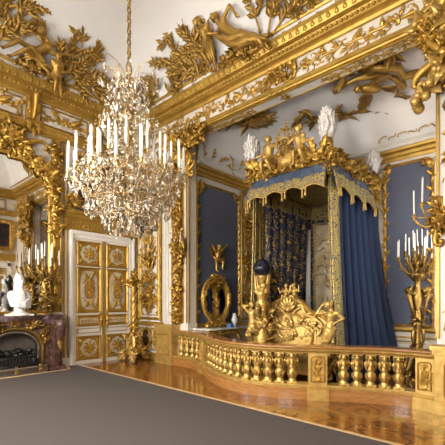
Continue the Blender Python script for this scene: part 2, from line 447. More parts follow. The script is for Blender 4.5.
def _ik(a, b, l1, l2, hint):
    d = b - a; L = d.length; l = (l1 + l2)
    if L >= l * .995: return a + d * (l1 / l)
    x = (l1 * l1 - l2 * l2 + L * L) / (2 * L); h = math.sqrt(max(0, l1 * l1 - x * x)); n = d / L
    hv = V(hint) - n * V(hint).dot(n); hv = hv.normalized() if hv.length > 1e-5 else frame_of(n)[0]
    return a + n * x + hv * h

def figure(name, mat, parent, pelvis, chest, head, haL, haR, ftL, ftR, S=1.0, side=(1, 0, 0), face=(0, 0, 1), chub=1.0,
           eL=(0, -.3, -1), eR=(0, -.3, -1), kL=(0, 0, 1), kR=(0, 0, 1), M=None, voxel=.014, extra=None, hair=True):
    """one continuous remeshed body; joints in M's frame. S scales an adult skeleton"""
    mb = MB(); pelvis, chest, head = V(pelvis), V(chest), V(head); side = V(side).normalized(); face = V(face).normalized()
    c = chub
    up = (chest - pelvis).normalized()
    sh = {1: chest + side * .17 * S + up * .07 * S, -1: chest - side * .17 * S + up * .07 * S}
    hp = {1: pelvis + side * .09 * S, -1: pelvis - side * .09 * S}
    _cap(mb, pelvis, pelvis + (chest - pelvis) * .45, .135 * S * c, .115 * S * c)
    _cap(mb, pelvis + (chest - pelvis) * .45, chest, .115 * S * c, .135 * S * c)
    for sg in (1, -1): _cap(mb, chest, sh[sg], .11 * S * c, .07 * S * c); _cap(mb, pelvis, hp[sg], .12 * S * c, .105 * S * c)
    nb = chest + up * .13 * S
    _cap(mb, nb, nb + (head - nb) * .6, .06 * S * c, .052 * S * c)
    hs = S * (1.12 if c < 1.15 else 1.22)
    ball(mb, head, (.092 * hs, .092 * hs, .105 * hs), 14, 10); ball(mb, head + face * .03 * hs - up * .05 * hs, .065 * hs, 10, 8)
    ball(mb, head + face * .10 * hs - up * .015 * hs, .02 * hs, 8, 6)                       # nose
    for sg in (1, -1):
        ball(mb, head + side * sg * .095 * hs, .022 * hs, 8, 6)                            # ears
        ball(mb, head + face * .082 * hs + side * sg * .04 * hs + up * .03 * hs, .02 * hs, 8, 6)   # brows
        ball(mb, head + face * .07 * hs + side * sg * .045 * hs - up * .035 * hs, .03 * hs, 8, 6)  # cheeks
    ball(mb, head + face * .087 * hs - up * .055 * hs, (.024 * hs,) * 3, 8, 6)
    ball(mb, head + face * .075 * hs - up * .09 * hs, .026 * hs, 8, 6)
    if hair:
        r = random.Random(name)
        for _ in range(22):
            d = rdir(r); d = d - face * max(0, d.dot(face) + .15) * 1.3
            if d.dot(up) < -.5: continue
            ball(mb, head + d.normalized() * .09 * hs, r.uniform(.026, .04) * hs, 7, 6)
    la, lf, lt, ls = .29 * S, .26 * S, .42 * S, .42 * S
    if c > 1.15: la *= .85; lf *= .85; lt *= .8; ls *= .8
    for sg, ha, eh in ((1, haR, eR), (-1, haL, eL)):
        ha = V(ha); e = _ik(sh[sg], ha, la, lf, eh)
        d = (ha - e).normalized(); ha = e + d * min((ha - e).length, lf)
        _cap(mb, sh[sg], e, .055 * S * c, .043 * S * c); _cap(mb, e, ha, .046 * S * c, .03 * S * c)
        q, w = frame_of(d, face)
        palm = ha + d * .06 * S; _cap(mb, ha, palm, .032 * S, .036 * S)
        fr = max(.011 * S, voxel * .75)
        for j in range(4):
            b = palm + q * ((j - 1.5) * .024 * S); m_ = b + d * (.05 + .008 * (1.5 - abs(j - 1.5))) * S - w * .006 * S
            _cap(mb, b, m_, fr, fr * .95); _cap(mb, m_, m_ + (d - w * .55).normalized() * (.035 + .006 * (1.5 - abs(j - 1.5))) * S, fr * .95, fr * .8)
        _cap(mb, ha + d * .02 * S + q * sg * .03 * S, ha + d * .07 * S + q * sg * .065 * S, fr * 1.1, fr * .9)
    for sg, ft, kh in ((1, ftR, kR), (-1, ftL, kL)):
        ft = V(ft); k = _ik(hp[sg], ft, lt, ls, kh)
        d = (ft - k).normalized(); ft = k + d * min((ft - k).length, ls)
        _cap(mb, hp[sg], k, .088 * S * c, .056 * S * c); calf = k + (ft - k) * .35
        _cap(mb, k, calf, .055 * S * c, .056 * S * c); _cap(mb, calf, ft, .056 * S * c, .034 * S * c)
        fd = (face - d * face.dot(d) + d * .35); fd = fd.normalized() if fd.length > 1e-4 else face
        _cap(mb, ft + d * .02 * S, ft + d * .035 * S + fd * .15 * S, .04 * S, .026 * S)
    if extra: extra(mb)
    if M is not None: mb.v = [tuple(M @ V(p)) for p in mb.v]
    ob = mb.build(name, mat, None)
    md = ob.modifiers.new('r', 'REMESH'); md.mode = 'VOXEL'; md.voxel_size = voxel; md.use_smooth_shade = True
    sm = ob.modifiers.new('s', 'SMOOTH'); sm.iterations = 1; sm.factor = .5
    dg = bpy.context.evaluated_depsgraph_get()
    me = bpy.data.meshes.new_from_object(ob.evaluated_get(dg))
    ob.modifiers.clear(); old = ob.data; ob.data = me; bpy.data.meshes.remove(old); me.name = name
    me.polygons.foreach_set('use_smooth', [True] * len(me.polygons))
    if parent is not None: ob.parent = parent
    return ob

# ------------------------------------------------------------------ scene bookkeeping
def thing(name, label, cat, loc=(0, 0, 0), rz=0, group=None):
    o = bpy.data.objects.new(name, None); COL.objects.link(o); o.empty_display_size = .1
    o.location = loc; o.rotation_euler = (0, 0, rz); o['label'] = label; o['category'] = cat
    if group: o['group'] = group
    return o
def tag(o, label, cat, group=None):
    o['label'] = label; o['category'] = cat
    if group: o['group'] = group
    return o
def struct(o, label=None, cat=None):
    o['kind'] = 'structure'
    if label: o['label'] = label
    if cat: o['category'] = cat
    return o

# ================================================================== ROOM SHELL
XB, YA, XR, YC = 5.78, 8.33, -.75, -.65      # opening wall, fireplace wall, window wall, near wall
AX0, AX1, AY0, AY1 = 6.08, 8.5, 1.1, 6.4     # alcove
def boxes(name, mat, bs, parent=None, **p):
    mb = MB()
    for b in bs: box(mb, *b)
    return mb.build(name, mat, parent, **p)

struct(boxes('floor', 'parquet', [(XR - .2, 8.7, YC - .2, YA + .2, -.1, 0)]), 'polished marquetry parquet floor with dark scrolling inlay', 'floor')
wall_left = struct(boxes('wall_left', 'white', [(XR - .2, 6.0, YA, YA + .2, 0, 7.6)]), 'white and gold panelled wall with the fireplace and double door', 'wall')
wall_right = struct(boxes('wall_right', 'white', [(XB, AX0, 6.31, YA, 0, 7.6), (XB, AX0, YC, 1.19, 0, 7.6), (XB, AX0, 1.19, 6.31, 5.4, 7.6)]),
                    'white and gold wall with the wide opening to the bed alcove', 'wall')
wall_near = struct(boxes('wall_near', 'white', [(XR - .2, 6.0, YC - .2, YC, 0, 7.6)]), 'panelled wall facing the mirror over the fireplace', 'wall')
WN = [(.45, 1.85), (3.15, 4.55), (5.85, 7.25)]
ys = [YC - .2] + [q for w in WN for q in w] + [YA + .2]
bs = [(XR - .2, XR, ys[i], ys[i + 1], 0, 7.6) for i in range(0, len(ys), 2)]
for a, b in WN: bs += [(XR - .2, XR, a, b, 0, .45), (XR - .2, XR, a, b, 4.7, 7.6)]
struct(boxes('wall_window', 'white', bs), 'window wall opposite the bed alcove', 'wall')
wal = struct(boxes('wall_alcove_left', 'white', [(AX0, AX1 + .2, AY1, AY1 + .2, 0, 5.9)]), 'side wall of the alcove with a slate blue silk panel', 'wall')
wab = struct(boxes('wall_alcove_back', 'white', [(AX1, AX1 + .2, AY0, AY1, 0, 5.9)]), 'back wall of the alcove behind the bed', 'wall')
struct(boxes('wall_alcove_right', 'white', [(AX0, 6.65, AY0 - .2, AY0, 0, 5.9), (7.95, AX1 + .2, AY0 - .2, AY0, 0, 5.9), (6.65, 7.95, AY0 - .2, AY0, 0, 1.0), (6.65, 7.95, AY0 - .2, AY0, 4.3, 5.9)]), 'side wall of the alcove nearest the camera', 'wall')

# ceiling with coves
def cove(mb, p0, p1, n, z0, H, D, k=8, off=.3):
    p0, p1, n = V(p0), V(p1), V(n); vs = []
    for i in range(k + 1):
        a = PI / 2 * i / k; o = n * (off + D * (1 - math.cos(a))); z = z0 + H * math.sin(a)
        vs += [p0 + o + V((0, 0, z)), p1 + o + V((0, 0, z))]
    mb.add(vs, [(2 * i, 2 * i + 1, 2 * i + 3, 2 * i + 2) for i in range(k)], None, True)
mb = MB(); box(mb, XR - .2, 6.0, YC - .2, YA + .2, 7.5, 7.6)
for p0, p1, n in (((XR, YA, 0), (XB, YA, 0), (0, -1, 0)), ((XB, YA, 0), (XB, YC, 0), (-1, 0, 0)), ((XB, YC, 0), (XR, YC, 0), (0, 1, 0)), ((XR, YC, 0), (XR, YA, 0), (1, 0, 0))):
    cove(mb, p0, p1, n, 6.15, 1.35, 1.1)
struct(mb.build('ceiling', 'plaster'), 'pale plaster ceiling with coved edges', 'ceiling')
mb = MB(); box(mb, AX0 - .1, AX1 + .2, AY0 - .2, AY1 + .2, 5.62, 5.72)
for p0, p1, n in (((AX0, AY1, 0), (AX1, AY1, 0), (0, -1, 0)), ((AX1, AY1, 0), (AX1, AY0, 0), (-1, 0, 0)), ((AX1, AY0, 0), (AX0, AY0, 0), (0, 1, 0))):
    cove(mb, p0, p1, n, 4.85, .77, .7, 8, .1)
struct(mb.build('ceiling_alcove', 'plaster'), 'plaster ceiling over the bed alcove', 'ceiling')

# windows behind the camera and their daylight
for i, (a, b) in enumerate(WN):
    mb = MB(); x0, x1 = XR - .1, XR - .02
    for (c, d, e, f) in ((a, a + .07, .45, 4.7), (b - .07, b, .45, 4.7), (a, b, .45, .53), (a, b, 4.62, 4.7), ((a + b) / 2 - .04, (a + b) / 2 + .04, .45, 4.7)): box(mb, x0, x1, c, d, e, f)
    for z in (1.3, 2.1, 2.9, 3.7): box(mb, x0 + .02, x1 - .02, a, b, z - .02, z + .02)
    struct(mb.build('window_%d' % (i + 1), 'white_trim'), 'tall white muntin window', 'window')
    li = bpy.data.lights.new('daylight_and_added_fill', 'AREA'); li.shape = 'RECTANGLE'; li.size = 1.4; li.size_y = 4.25; li.energy = 190; li.color = (1, .93, .82)
    lo = bpy.data.objects.new('daylight_and_added_fill', li); COL.objects.link(lo); lo.location = (XR - .16, (a + b) / 2, 2.57); lo.rotation_euler = (0, -PI / 2, 0)

mb = MB()  # unseen extra window, added only to brighten the alcove
for (c, d, e, f) in ((6.65, 6.72, 1.0, 4.3), (7.88, 7.95, 1.0, 4.3), (6.65, 7.95, 1.0, 1.08), (6.65, 7.95, 4.22, 4.3), (7.26, 7.34, 1.0, 4.3)): box(mb, c, d, AY0 - .1, AY0 - .02, e, f)
for z in (1.8, 2.6, 3.4): box(mb, 6.65, 7.95, AY0 - .08, AY0 - .04, z - .02, z + .02)
struct(mb.build('window_4', 'white_trim'), 'muntin window added to brighten the alcove, in its near side wall', 'window')
li = bpy.data.lights.new('daylight_and_added_fill', 'AREA'); li.shape = 'RECTANGLE'; li.size = 1.3; li.size_y = 3.3; li.energy = 260; li.color = (1, .94, .86)
lo = bpy.data.objects.new('daylight_and_added_fill', li); COL.objects.link(lo); lo.location = (7.3, AY0 - .16, 2.65); lo.rotation_euler = (PI / 2, 0, PI)  # added fill lamp behind the extra window, lifts alcove ceiling and silk

# ---- mouldings
def mould(mb, p0, p1, n, prof):
    p0, p1, n = V(p0), V(p1), V(n); k = len(prof); vs = []
    for p in (p0, p1):
        for a, z in prof: vs.append(p + n * a + V((0, 0, z)))
    fs = [(j, (j + 1) % k, k + (j + 1) % k, k + j) for j in range(k)] + [tuple(range(k))[::-1], tuple(range(k, 2 * k))]
    mb.add(vs, fs, None, False)
CORN = [(-.02, 5.86), (.05, 5.86), (.07, 5.90), (.07, 5.94), (.13, 5.96), (.18, 6.01), (.19, 6.03), (.28, 6.04), (.30, 6.07), (.33, 6.12), (.34, 6.17), (.34, 6.19), (-.02, 6.19)]
ARCH = [(-.02, 5.385), (.03, 5.385), (.04, 5.41), (.06, 5.42), (.06, 5.45), (.07, 5.46), (.07, 5.48), (-.02, 5.48)]
ARCHL = [(-.02, 5.12), (.05, 5.12), (.06, 5.17), (.09, 5.19), (.09, 5.27), (.11, 5.30), (.11, 5.33), (-.02, 5.33)]
FIL = [(.28, 6.27), (.34, 6.27), (.36, 6.30), (.34, 6.33), (.28, 6.33)]
def bead_course(mb, M, L, z, out, step, r):
    k = int(L / step)
    for i in range(k): ball(mb, ((i + .5) * step, z, out), (r * 1.1, r * .9, r), 6, 4, M)
def leaf_course(mb, M, L, z, out, step, l):
    for i in range(int(L / step)): leaf(mb, M @ TR(0, 0, out), (i + .5) * step, z, PI / 2, l, l * .7, 0, .3, 1)

# entablature of the fireplace wall
t1 = MB(); mould(t1, (XR, YA, 0), (XB, YA, 0), (0, -1, 0), CORN); mould(t1, (XR, YA, 0), (XB, YA, 0), (0, -1, 0), ARCHL); mould(t1, (XR, YA, 0), (XB, YA, 0), (0, -1, 0), FIL)
Mx = WA(XR, 0)
bead_course(t1, Mx, XB - XR, 5.995, .17, .085, .032); leaf_course(t1, Mx, XB - XR, 6.05, .30, .14, .1); bead_course(t1, Mx, XB - XR, 5.23, .09, .16, .028)
for x in np.arange(XR + .2, XB - .3, .33): rosette(t1, WA(x, 6.2, YA - .3), 0, 0, .05)
tr = struct(t1.build('trim_1', 'gold_flat'), 'gilded cornice of the fireplace wall', 'cornice')
CX = [1.61, 3.08, 4.55]; edges = [.14] + CX + [5.70]
for i in range(len(edges) - 1):
    a, b = edges[i] + .2, edges[i + 1] - .2
    m = MB(); pframe(m, rect(a, 5.40, b, 5.80), .035, .025, WA(0, 0)); c = (a + b) / 2
    rosette(m, WA(c, 5.6), 0, 0, .13)
    for sg in (1, -1):
        Mm = WA(c, 5.6) @ Matrix.Diagonal((sg, 1, 1, 1))
        for k in range(3):
            sprig(m, Mm, .05 + .14 * k, -.08 + .05 * k, .5 - .4 * k, .34, R0, 5, R0.uniform(-1.5, 1.5), .13)
        scroll(m, Mm, .28, -.04, .3, .3, 'S', 1, .06)
        leaf(m, Mm, .1, 0, .2, .3, .12, .6)
    m.build('frieze_carving', 'gold', tr)
for x in CX:
    m = MB(); box(m, x - .13, x + .13, YA - .10, YA, 5.33, 5.86)
    Mc = WA(x, 0)
    strip(m, [(0, 5.38, .1), (0, 5.5, .15), (0, 5.65, .2), (0, 5.80, .27), (0, 5.86, .30)], [.04, .05, .055, .07, .085], .07, Mc)
    scroll(m, Mc @ TR(0, 0, .12), 0, 5.72, PI / 2, .24, 'C', 1, .1); scroll(m, Mc @ TR(0, 0, .1), 0, 5.45, -PI / 2, .2, 'C', 1, .1)
    for sg in (1, -1):
        leaf(m, Mc @ TR(0, 0, .1), sg * .04, 5.5, PI / 2 - sg * .5, .3, .13, sg * .6); leaf(m, Mc @ TR(0, 0, .08), sg * .05, 5.40, -PI / 2 + sg * .5, .34, .14, -sg * .8)
    leaf(m, Mc @ TR(0, 0, .05), 0, 5.30, -PI / 2, .32, .16, .1)
    m.build('console_bracket', 'gold', tr)

# entablature over the alcove opening
t2 = MB()
for P in (CORN, ARCH, FIL): mould(t2, (XB, YA, 0), (XB, YC, 0), (-1, 0, 0), P)
Mx = WB(YA, 0); Lb = YA - YC
bead_course(t2, Mx, Lb, 5.995, .17, .085, .032); leaf_course(t2, Mx, Lb, 6.05, .30, .14, .1)
for y in np.arange(YC + .2, YA - .3, .33): rosette(t2, WB(y, 6.2, XB - .3), 0, 0, .05)
tr = struct(t2.build('trim_2', 'gold_flat'), 'gilded cornice over the alcove opening', 'cornice')
m = MB(); rinceau(m, WB(8.2, 5.685), 4.0, .34, R0); m.build('frieze_carving', 'gold', tr)
m = MB(); rinceau(m, WB(3.35, 5.685), 3.9, .34, R0); m.build('frieze_carving', 'gold', tr)
m = MB(); Mc = WB(3.78, 5.66)
pframe(m, [(.30 * math.cos(a), .2 * math.sin(a)) for a in np.arange(0, 2 * PI, .35)], .07, .05, Mc)
for k in range(10): leaf(m, Mc, .3 * math.cos(k * .63), .2 * math.sin(k * .63), k * .63 + .9, .22, .11, 1.2)
clump(m, (0, 0, .02), (.26, .16, .06), 34, R0, .16, .08, 6, .03, (0, 0, 1), Mc)
m.build('cartouche', 'gold', tr)
# soffit edge of the opening
m = MB(); box(m, XB + .03, AX0 - .0, 1.20, 6.30, 5.385, 5.402); sb = m.build('soffit_band', 'white_trim', tr)
m = MB()
for x in (XB + .04, AX0 - .01): box(m, x - .012, x + .012, 1.2, 6.3, 5.37, 5.39)
Ms = Matrix(((0, -1, 0, XB + .16), (-1, 0, 0, 6.2), (0, 0, -1, 5.385), (0, 0, 0, 1)))
rinceau(m, Ms, 1.7, .2, R0); rinceau(m, Ms @ TR(3.2, 0, 0), 1.7, .2, R0); rosette(m, Ms, 2.45, 0, .11)
m.build('soffit_carving', 'gold', sb)

# alcove cornices
CAL = [(-.02, 4.56), (.05, 4.56), (.06, 4.62), (.10, 4.64), (.11, 4.70), (.17, 4.73), (.18, 4.78), (-.02, 4.78)]
CAW = [(-.02, 4.80), (.16, 4.80), (.2, 4.84), (.17, 4.93), (-.02, 4.95)]
t3 = MB(); t4 = MB()
for p0, p1, n in (((AX0, AY1, 0), (AX1, AY1, 0), (0, -1, 0)), ((AX1, AY1, 0), (AX1, AY0, 0), (-1, 0, 0)), ((AX1, AY0, 0), (AX0, AY0, 0), (0, 1, 0))):
    mould(t3, p0, p1, n, CAL); mould(t4, p0, p1, n, CAW)
tr = struct(t3.build('trim_3', 'gold_flat'), 'gilded cornice round the alcove', 'cornice'); t4.build('upper_fillet', 'white_trim', tr)
m = MB()
for k in range(8): scroll(m, WB(2.75 - .2 * k, 5.0, AX1 - .25), 0, .02, R0.uniform(-.6, .6), .17, 'S' if k % 2 else 'C', 1, .07)
for k in range(9): sprig(m, WA(6.2 + .26 * k, 4.98, AY1 - .2), 0, 0, R0.uniform(.2, 1.2), .34, R0, 5, R0.uniform(-2, 2))
m.build('crest_carving', 'gold', tr)

# ---- dado, panels
def panel(parent, M, w, h, fw=.05, fh=.035, fill=None, size=None, orn=True, mat='gold', seed=1, arch=0, dense=1.0, field=None, inner=True):
    r = random.Random(seed); m = MB()
    P = rect(-w / 2, -h / 2, w / 2, h / 2) if not arch else arched(-w / 2, -h / 2, w / 2, h / 2, arch)
    pframe(m, P, fw, fh, M)
    if inner:
        d = fw * 1.3; P2 = rect(-w / 2 + d, -h / 2 + d, w / 2 - d, h / 2 - d) if not arch else arched(-w / 2 + d, -h / 2 + d, w / 2 - d, h / 2 - d, arch * .9)
        pframe(m, P2, fw * .35, fh * .5, M)
    m.build('panel_moulding', 'gold_flat', parent)
    if orn:
        m = MB(); arabesque(m, M, w * .8, h * .9, r, size, dense); m.build('panel_carving', mat, parent)

# opening wall, between door corner and pilaster: Y 8.28 .. 7.22
panel(wall_right, WB(7.76, 3.05), .84, 4.0, .07, .05, seed=3, size=.5)
m = MB()
for y in (8.24, 7.28):
    pframe(m, rect(-.045, 1.0, .045, 5.1), .03, .025, WB(y, 0))
    for z in np.arange(1.15, 5.0, .3): leaf(m, WB(y, z), 0, 0, PI / 2, .24, .09, 0, .2)
m.build('panel_moulding', 'gold_flat', wall_right)
m = MB(); Mp = WB(7.76, 3.05)
for z in (-1.7, -1.35, -1.0, 1.1, 1.5): scroll(m, Mp, -.2, z, .4, .4, 'C', 1, .07); scroll(m, Mp @ Matrix.Diagonal((-1, 1, 1, 1)), -.2, z, .4, .4, 'C', 1, .07); shell(m, Mp, 0, z, .2)
clump(m, (0, -1.55, .03), (.3, .22, .06), 40, R0, .18, .1, 4, .03, (0, 0, 1), Mp); clump(m, (0, 1.2, .03), (.25, .3, .06), 40, R0, .18, .1, 4, .03, (0, 0, 1), Mp)
m.build('panel_carving', 'gold', wall_right)
DADO = [(-.01, .86), (.05, .86), (.06, .9), (.09, .91), (.09, .95), (.07, .97), (-.01, .97)]
BASE = [(-.01, 0), (.05, 0), (.05, .15), (.03, .18), (-.01, .18)]
m = MB(); mould(m, (XB, YA, 0), (XB, 7.2, 0), (-1, 0, 0), DADO); m.build('chair_rail', 'gold_flat', wall_right)
m = MB(); mould(m, (XB, YA, 0), (XB, 7.2, 0), (-1, 0, 0), BASE); struct(m.build('baseboard_right', 'gold_flat'), 'gilded skirting beside the alcove pilaster', 'baseboard')
panel(wall_right, WB(7.52, .52), .4, .56, .035, .03, seed=5, size=.3)
panel(wall_right, WB(8.02, .52), .36, .56, .035, .03, seed=6, size=.3)
# pilaster strips on both sides of the opening
def pilaster(y0, sg, seed):
    r = random.Random(seed)
    # white fluted strip, gold drop, pale strip; sg = direction away from the opening
    yy = y0 + sg * .78
    m = MB()
    for k in (-.09, -.03, .03, .09): box(m, XB - .035, XB, yy + k - .022, yy + k + .022, .98, 5.36)
    m.build('fluted_strip', 'white_trim', wall_right)
    m = MB()
    for dy in (.52, .93): box(m, XB - .05, XB, y0 + sg * dy - .018, y0 + sg * dy + .018, .98, 5.36)
    for dy in (.02,): box(m, XB - .03, XB, y0 + sg * dy - .012, y0 + sg * dy + .012, .98, 5.36)
    m.build('fillet', 'gold_flat', wall_right)
    m = MB(); yc = y0 + sg * .27
    box(m, XB - .03, XB, yc - .14, yc + .14, .98, 5.36)
    z = 1.1
    while z < 4.4:
        Mp = WB(yc, z, XB - .02)
        clump(m, (0, 0, .06), (.11, .14, .10), 22, r, .16, .10, 4, .038, (0, 0, 1), Mp)
        for s_ in (1, -1):
            Ms = Mp @ Matrix.Diagonal((s_, 1, 1, 1)); scroll(m, Ms, .08, .14, PI / 2, .22, 'C', 1, .09); leaf(m, Ms, .02, .1, PI / 2 - .4, .24, .1, .7)
        ball(m, (0, .2, .09), (.055, .08, .055), 10, 8, Mp)
        z += .34
    m.build('gilded_drop', 'gold', wall_right)
pilaster(6.31, 1, 21); pilaster(1.19, -1, 22)
# jambs of the opening
for y, n, sx in ((6.31, -1, 1), (1.19, 1, -1)):
    m = MB()
    for x in (XB + .03, AX0 - .03): box(m, x - .012, x + .012, y, y + n * .02, .98, 5.36)
    m.build('fillet', 'gold_flat', wall_right)

# heavy gilded brackets at the top of both pilasters
def bracket(y0, sg, seed, ex=1.0):
    """y0: opening edge; foliage leans into the opening (direction -sg)"""
    r = random.Random(seed); m = MB(); H = (-1, 0, 0)
    for (dy, z, ry, rz, n, fr) in ((.45, 5.05, .42, .36, 60, 6), (.0, 5.15, .36, .25, 55, 7), (-.38, 5.22, .25, .18, 42, 6), (.5, 4.55, .32, .34, 44, 6), (.12, 4.75, .26, .3, 40, 6), (.46, 4.12, .22, .26, 30, 4)):
        dy = dy if dy > 0 else dy * ex; clump(m, (XB - .12, y0 + sg * dy, z), (.2, ry * (.5 + .5 * ex), rz), int(n * 1.9), r, .19, .115, fr, .075, H)
    for k in range(7):
        Mp = WB(y0 + sg * r.uniform(-.5 * ex, .7), r.uniform(4.3, 5.35), XB - .26); scroll(m, Mp, 0, 0, r.uniform(0, 6), r.uniform(.35, .55), r.choice('CS'), 1, .09)
    for k in range(6): leaf3(m, (XB - .2, y0 + sg * r.uniform(-.5 * ex, .6), r.uniform(4.6, 5.3)), (-.3, -sg * r.uniform(-.3, ex), r.uniform(-.2, .6)), (-1, 0, .2), r.uniform(.4, .6), .2, -.9)
    m.clamp(0, -9, XB - .052)
    return m.build('foliage_bracket', 'gold')
tag(bracket(6.31, 1, 31), 'gilded foliage bracket crowning the far pilaster, beside the chandelier candles', 'carved bracket')
tag(bracket(1.15, -1, 32, .2), 'huge gilded foliage bracket with round fruit in the upper right corner', 'carved bracket')
b2 = MB(); r = random.Random(8)
for k in range(34):
    c = V((XB - r.uniform(.18, .34), r.uniform(.45, 1.38), r.uniform(4.05, 5.6))); n_ = r.choice((3, 4, 5))
    for j in range(n_):
        ball(b2, c + rdir(r) * .085, r.uniform(.045, .08), 12, 9)
    for j in range(3): leaf3(b2, c, (-.5, r.uniform(-1, 1), r.uniform(-1, 1)), (-1, 0, 0), .24, .13, r.uniform(-1.6, 1))
for k in range(9):
    Mp = WB(r.uniform(.5, 1.3), r.uniform(4.3, 5.6), XB - .26); scroll(b2, Mp, 0, 0, r.uniform(0, 6), r.uniform(.34, .46), r.choice('CJ'), 1, .085)
b2.clamp(0, -9, XB - .052); b2.build('fruit_cluster', 'gold_bright', bpy.data.objects['foliage_bracket.001'])

# ---- fireplace wall
panel(wall_left, WA(1.2, 2.9), .7, 3.6, .06, .04, seed=11)
m = MB()  # slim gilded strips beside the mirror and the door
for x, w in ((3.78, .03), (3.86, .02), (5.70, .03)): box(m, x - w / 2, x + w / 2, YA - .03, YA, .2, 5.12)
m.build('fillet', 'gold_flat', wall_left)
m = MB(); mould(m, (3.7, YA, 0), (3.88, YA, 0), (0, -1, 0), BASE); struct(m.build('baseboard_left', 'white_trim'), 'white skirting between fireplace and door', 'baseboard')

# double door
door = struct(boxes('door_1', 'white_trim', [(3.88, 4.0, YA - .09, YA, 0, 3.12), (5.50, 5.64, YA - .09, YA, 0, 3.12), (4.0, 5.5, YA - .09, YA, 2.98, 3.12),
                    (3.90, 3.945, YA - .13, YA, 0, 3.14), (5.575, 5.62, YA - .13, YA, 0, 3.14), (3.895, 5.625, YA - .135, YA, 3.07, 3.145)]),
              'white and gold double door with carved panels', 'door')
for k, (a, b) in enumerate(((4.0, 4.735), (4.765, 5.5))):
    lf = boxes('door_leaf', 'white', [(a, b, YA - .05, YA, 0, 2.98)], door); c = (a + b) / 2; w = b - a - .15
    for j, (z0, z1) in enumerate(((2.36, 2.90), (1.24, 2.28), (.92, 1.14), (.12, .64))):
        zc, h = (z0 + z1) / 2, z1 - z0; M = WA(c, zc, YA - .05); m = MB()
        box(m, -w / 2 + .0, w / 2, -h / 2, h / 2, 0, .006, M); pframe(m, rect(-w / 2, -h / 2, w / 2, h / 2), .05, .03, M)
        pm = m.build('door_panel', 'gold_flat', lf)
        m = MB(); rr = random.Random(40 + j)
        if j in (0, 3):
            fld = [(.2 * math.cos(t) * (1 + .08 * math.cos(8 * t)), .2 * math.sin(t) * (1 + .08 * math.cos(8 * t))) for t in np.arange(0, 2 * PI, PI / 24)]
        elif j == 1:
            fld = [(w * .36 * math.copysign(abs(math.cos(t)) ** .6, math.cos(t)), h * .44 * math.copysign(abs(math.sin(t)) ** .7, math.sin(t))) for t in np.arange(0, 2 * PI, PI / 24)]
        else: fld = [(x_, y_) for x_, y_ in rect(-w * .38, -.055, w * .38, .055)]
        mf = MB(); mf.add([(p[0], p[1], .014) for p in fld], [tuple(range(len(fld)))], M, False); pframe(mf, fld, .012, .016, M); mf.build('panel_field', 'cream', lf)
        if j in (0, 3):
            rosette(m, M @ TR(0, 0, .012), 0, 0, .13, 8)
            for q in range(8): leaf(m, M @ TR(0, 0, .012), .1 * math.cos(q * PI / 4 + .4), .1 * math.sin(q * PI / 4 + .4), q * PI / 4 + .9, .1, .045, 1.2)
        elif j == 1:
            for q in range(4): shell(m, M @ TR(0, 0, .012), 0, (q - 1.5) * .1, .12 if q in (0, 3) else .17)
            pframe(m, [(.12 * math.cos(t), .2 * math.sin(t)) for t in np.arange(0, 2 * PI, .3)], .03, .03, M @ TR(0, 0, .012))
            for sg in (1, -1):
                for sy in (1, -1):
                    Mq = M @ TR(0, 0, .012) @ Matrix.Diagonal((sg, sy, 1, 1)); scroll(m, Mq, .13, .34, .8, .2, 'C', 1, .07); scroll(m, Mq, .1, .22, -.5, .18, 'S', 1, .07); leaf(m, Mq, .02, .26, 1.2, .18, .08, -.6)
        else:
            for q in range(5): rosette(m, M @ TR(0, 0, .012), (q - 2) * w * .15, 0, .04)
        if j in (0, 3):
            for sg in (1, -1):
                for sy in (1, -1): leaf(m, M @ TR(0, 0, .008) @ Matrix.Diagonal((sg, sy, 1, 1)), w * .42, h * .42, PI * 1.25, .13, .08, .4)
        m.build('panel_carving', 'gold', lf)
    m = MB(); pframe(m, rect(c - w / 2, .74, c + w / 2, .84), .016, .014, WA(0, 0, YA - .05)); m.build('panel_moulding', 'gold_flat', lf)
    m = MB(); hx = 4.67 if k == 0 else 4.83; Mh = WA(hx, 1.04, YA - .05)
    pframe(m, rect(-.035, -.13, .035, .13), .02, .03, Mh); box(m, -.035, .035, -.13, .13, 0, .015, Mh); ball(m, (0, 0, .07), (.045, .03, .03), 10, 8, Mh); tube(m, [(0, 0, 0), (0, 0, .06)], .014, 8, Mh)
    for sy in (1, -1): leaf(m, Mh, 0, sy * .1, sy * PI / 2, .12, .07, .2)
    m.build('door_handle', 'gold', lf)
boxes('centre_strip', 'gold_flat', [(4.72, 4.78, YA - .085, YA, 0, 2.98)], door)
# over the door: cornice, carving, picture
od = thing('overdoor', 'gilded overdoor with a dark oil picture above the white double door', 'overdoor', (4.76, YA - .02, 3.14)); M0 = WA(0, 0, 0)
m = MB(); mould(m, (-.98, .02, 0), (.96, .02, 0), (0, -1, 0), [(0, .0), (.06, .0), (.08, .05), (.08, .27), (.12, .3), (.15, .36), (.22, .38), (.24, .44), (.0, .44)])
rinceau(m, WA(-.9, .16, -.06), 1.8, .2, R0); m.build('cornice', 'gold_flat', od)
m = MB(); pframe(m, arched(-.72, .62, .72, 1.86, .25), .13, .09, M0)
for k in range(26):
    t = k / 26 * 2 * PI; leaf(m, M0 @ TR(0, 0, .05), .74 * math.copysign(abs(math.cos(t)) ** .5, math.cos(t)), 1.24 + .64 * math.copysign(abs(math.sin(t)) ** .5, math.sin(t)), t + 1, .26, .14, 1.1)
clump(m, (0, 1.9, .06), (.35, .14, .07), 40, R0, .2, .12, 5, .04, (0, 0, 1), M0)
for sg in (1, -1): clump(m, (sg * .8, .62, .05), (.14, .2, .07), 26, R0, .2, .11, 3, .04, (0, 0, 1), M0)
m.build('picture_frame', 'gold', od)
m = MB(); P = arched(-.7, .64, .7, 1.84, .25); m.add([(p[0], p[1], .02) for p in P], [tuple(range(len(P)))], M0, False); m.build('canvas', 'painting', od)
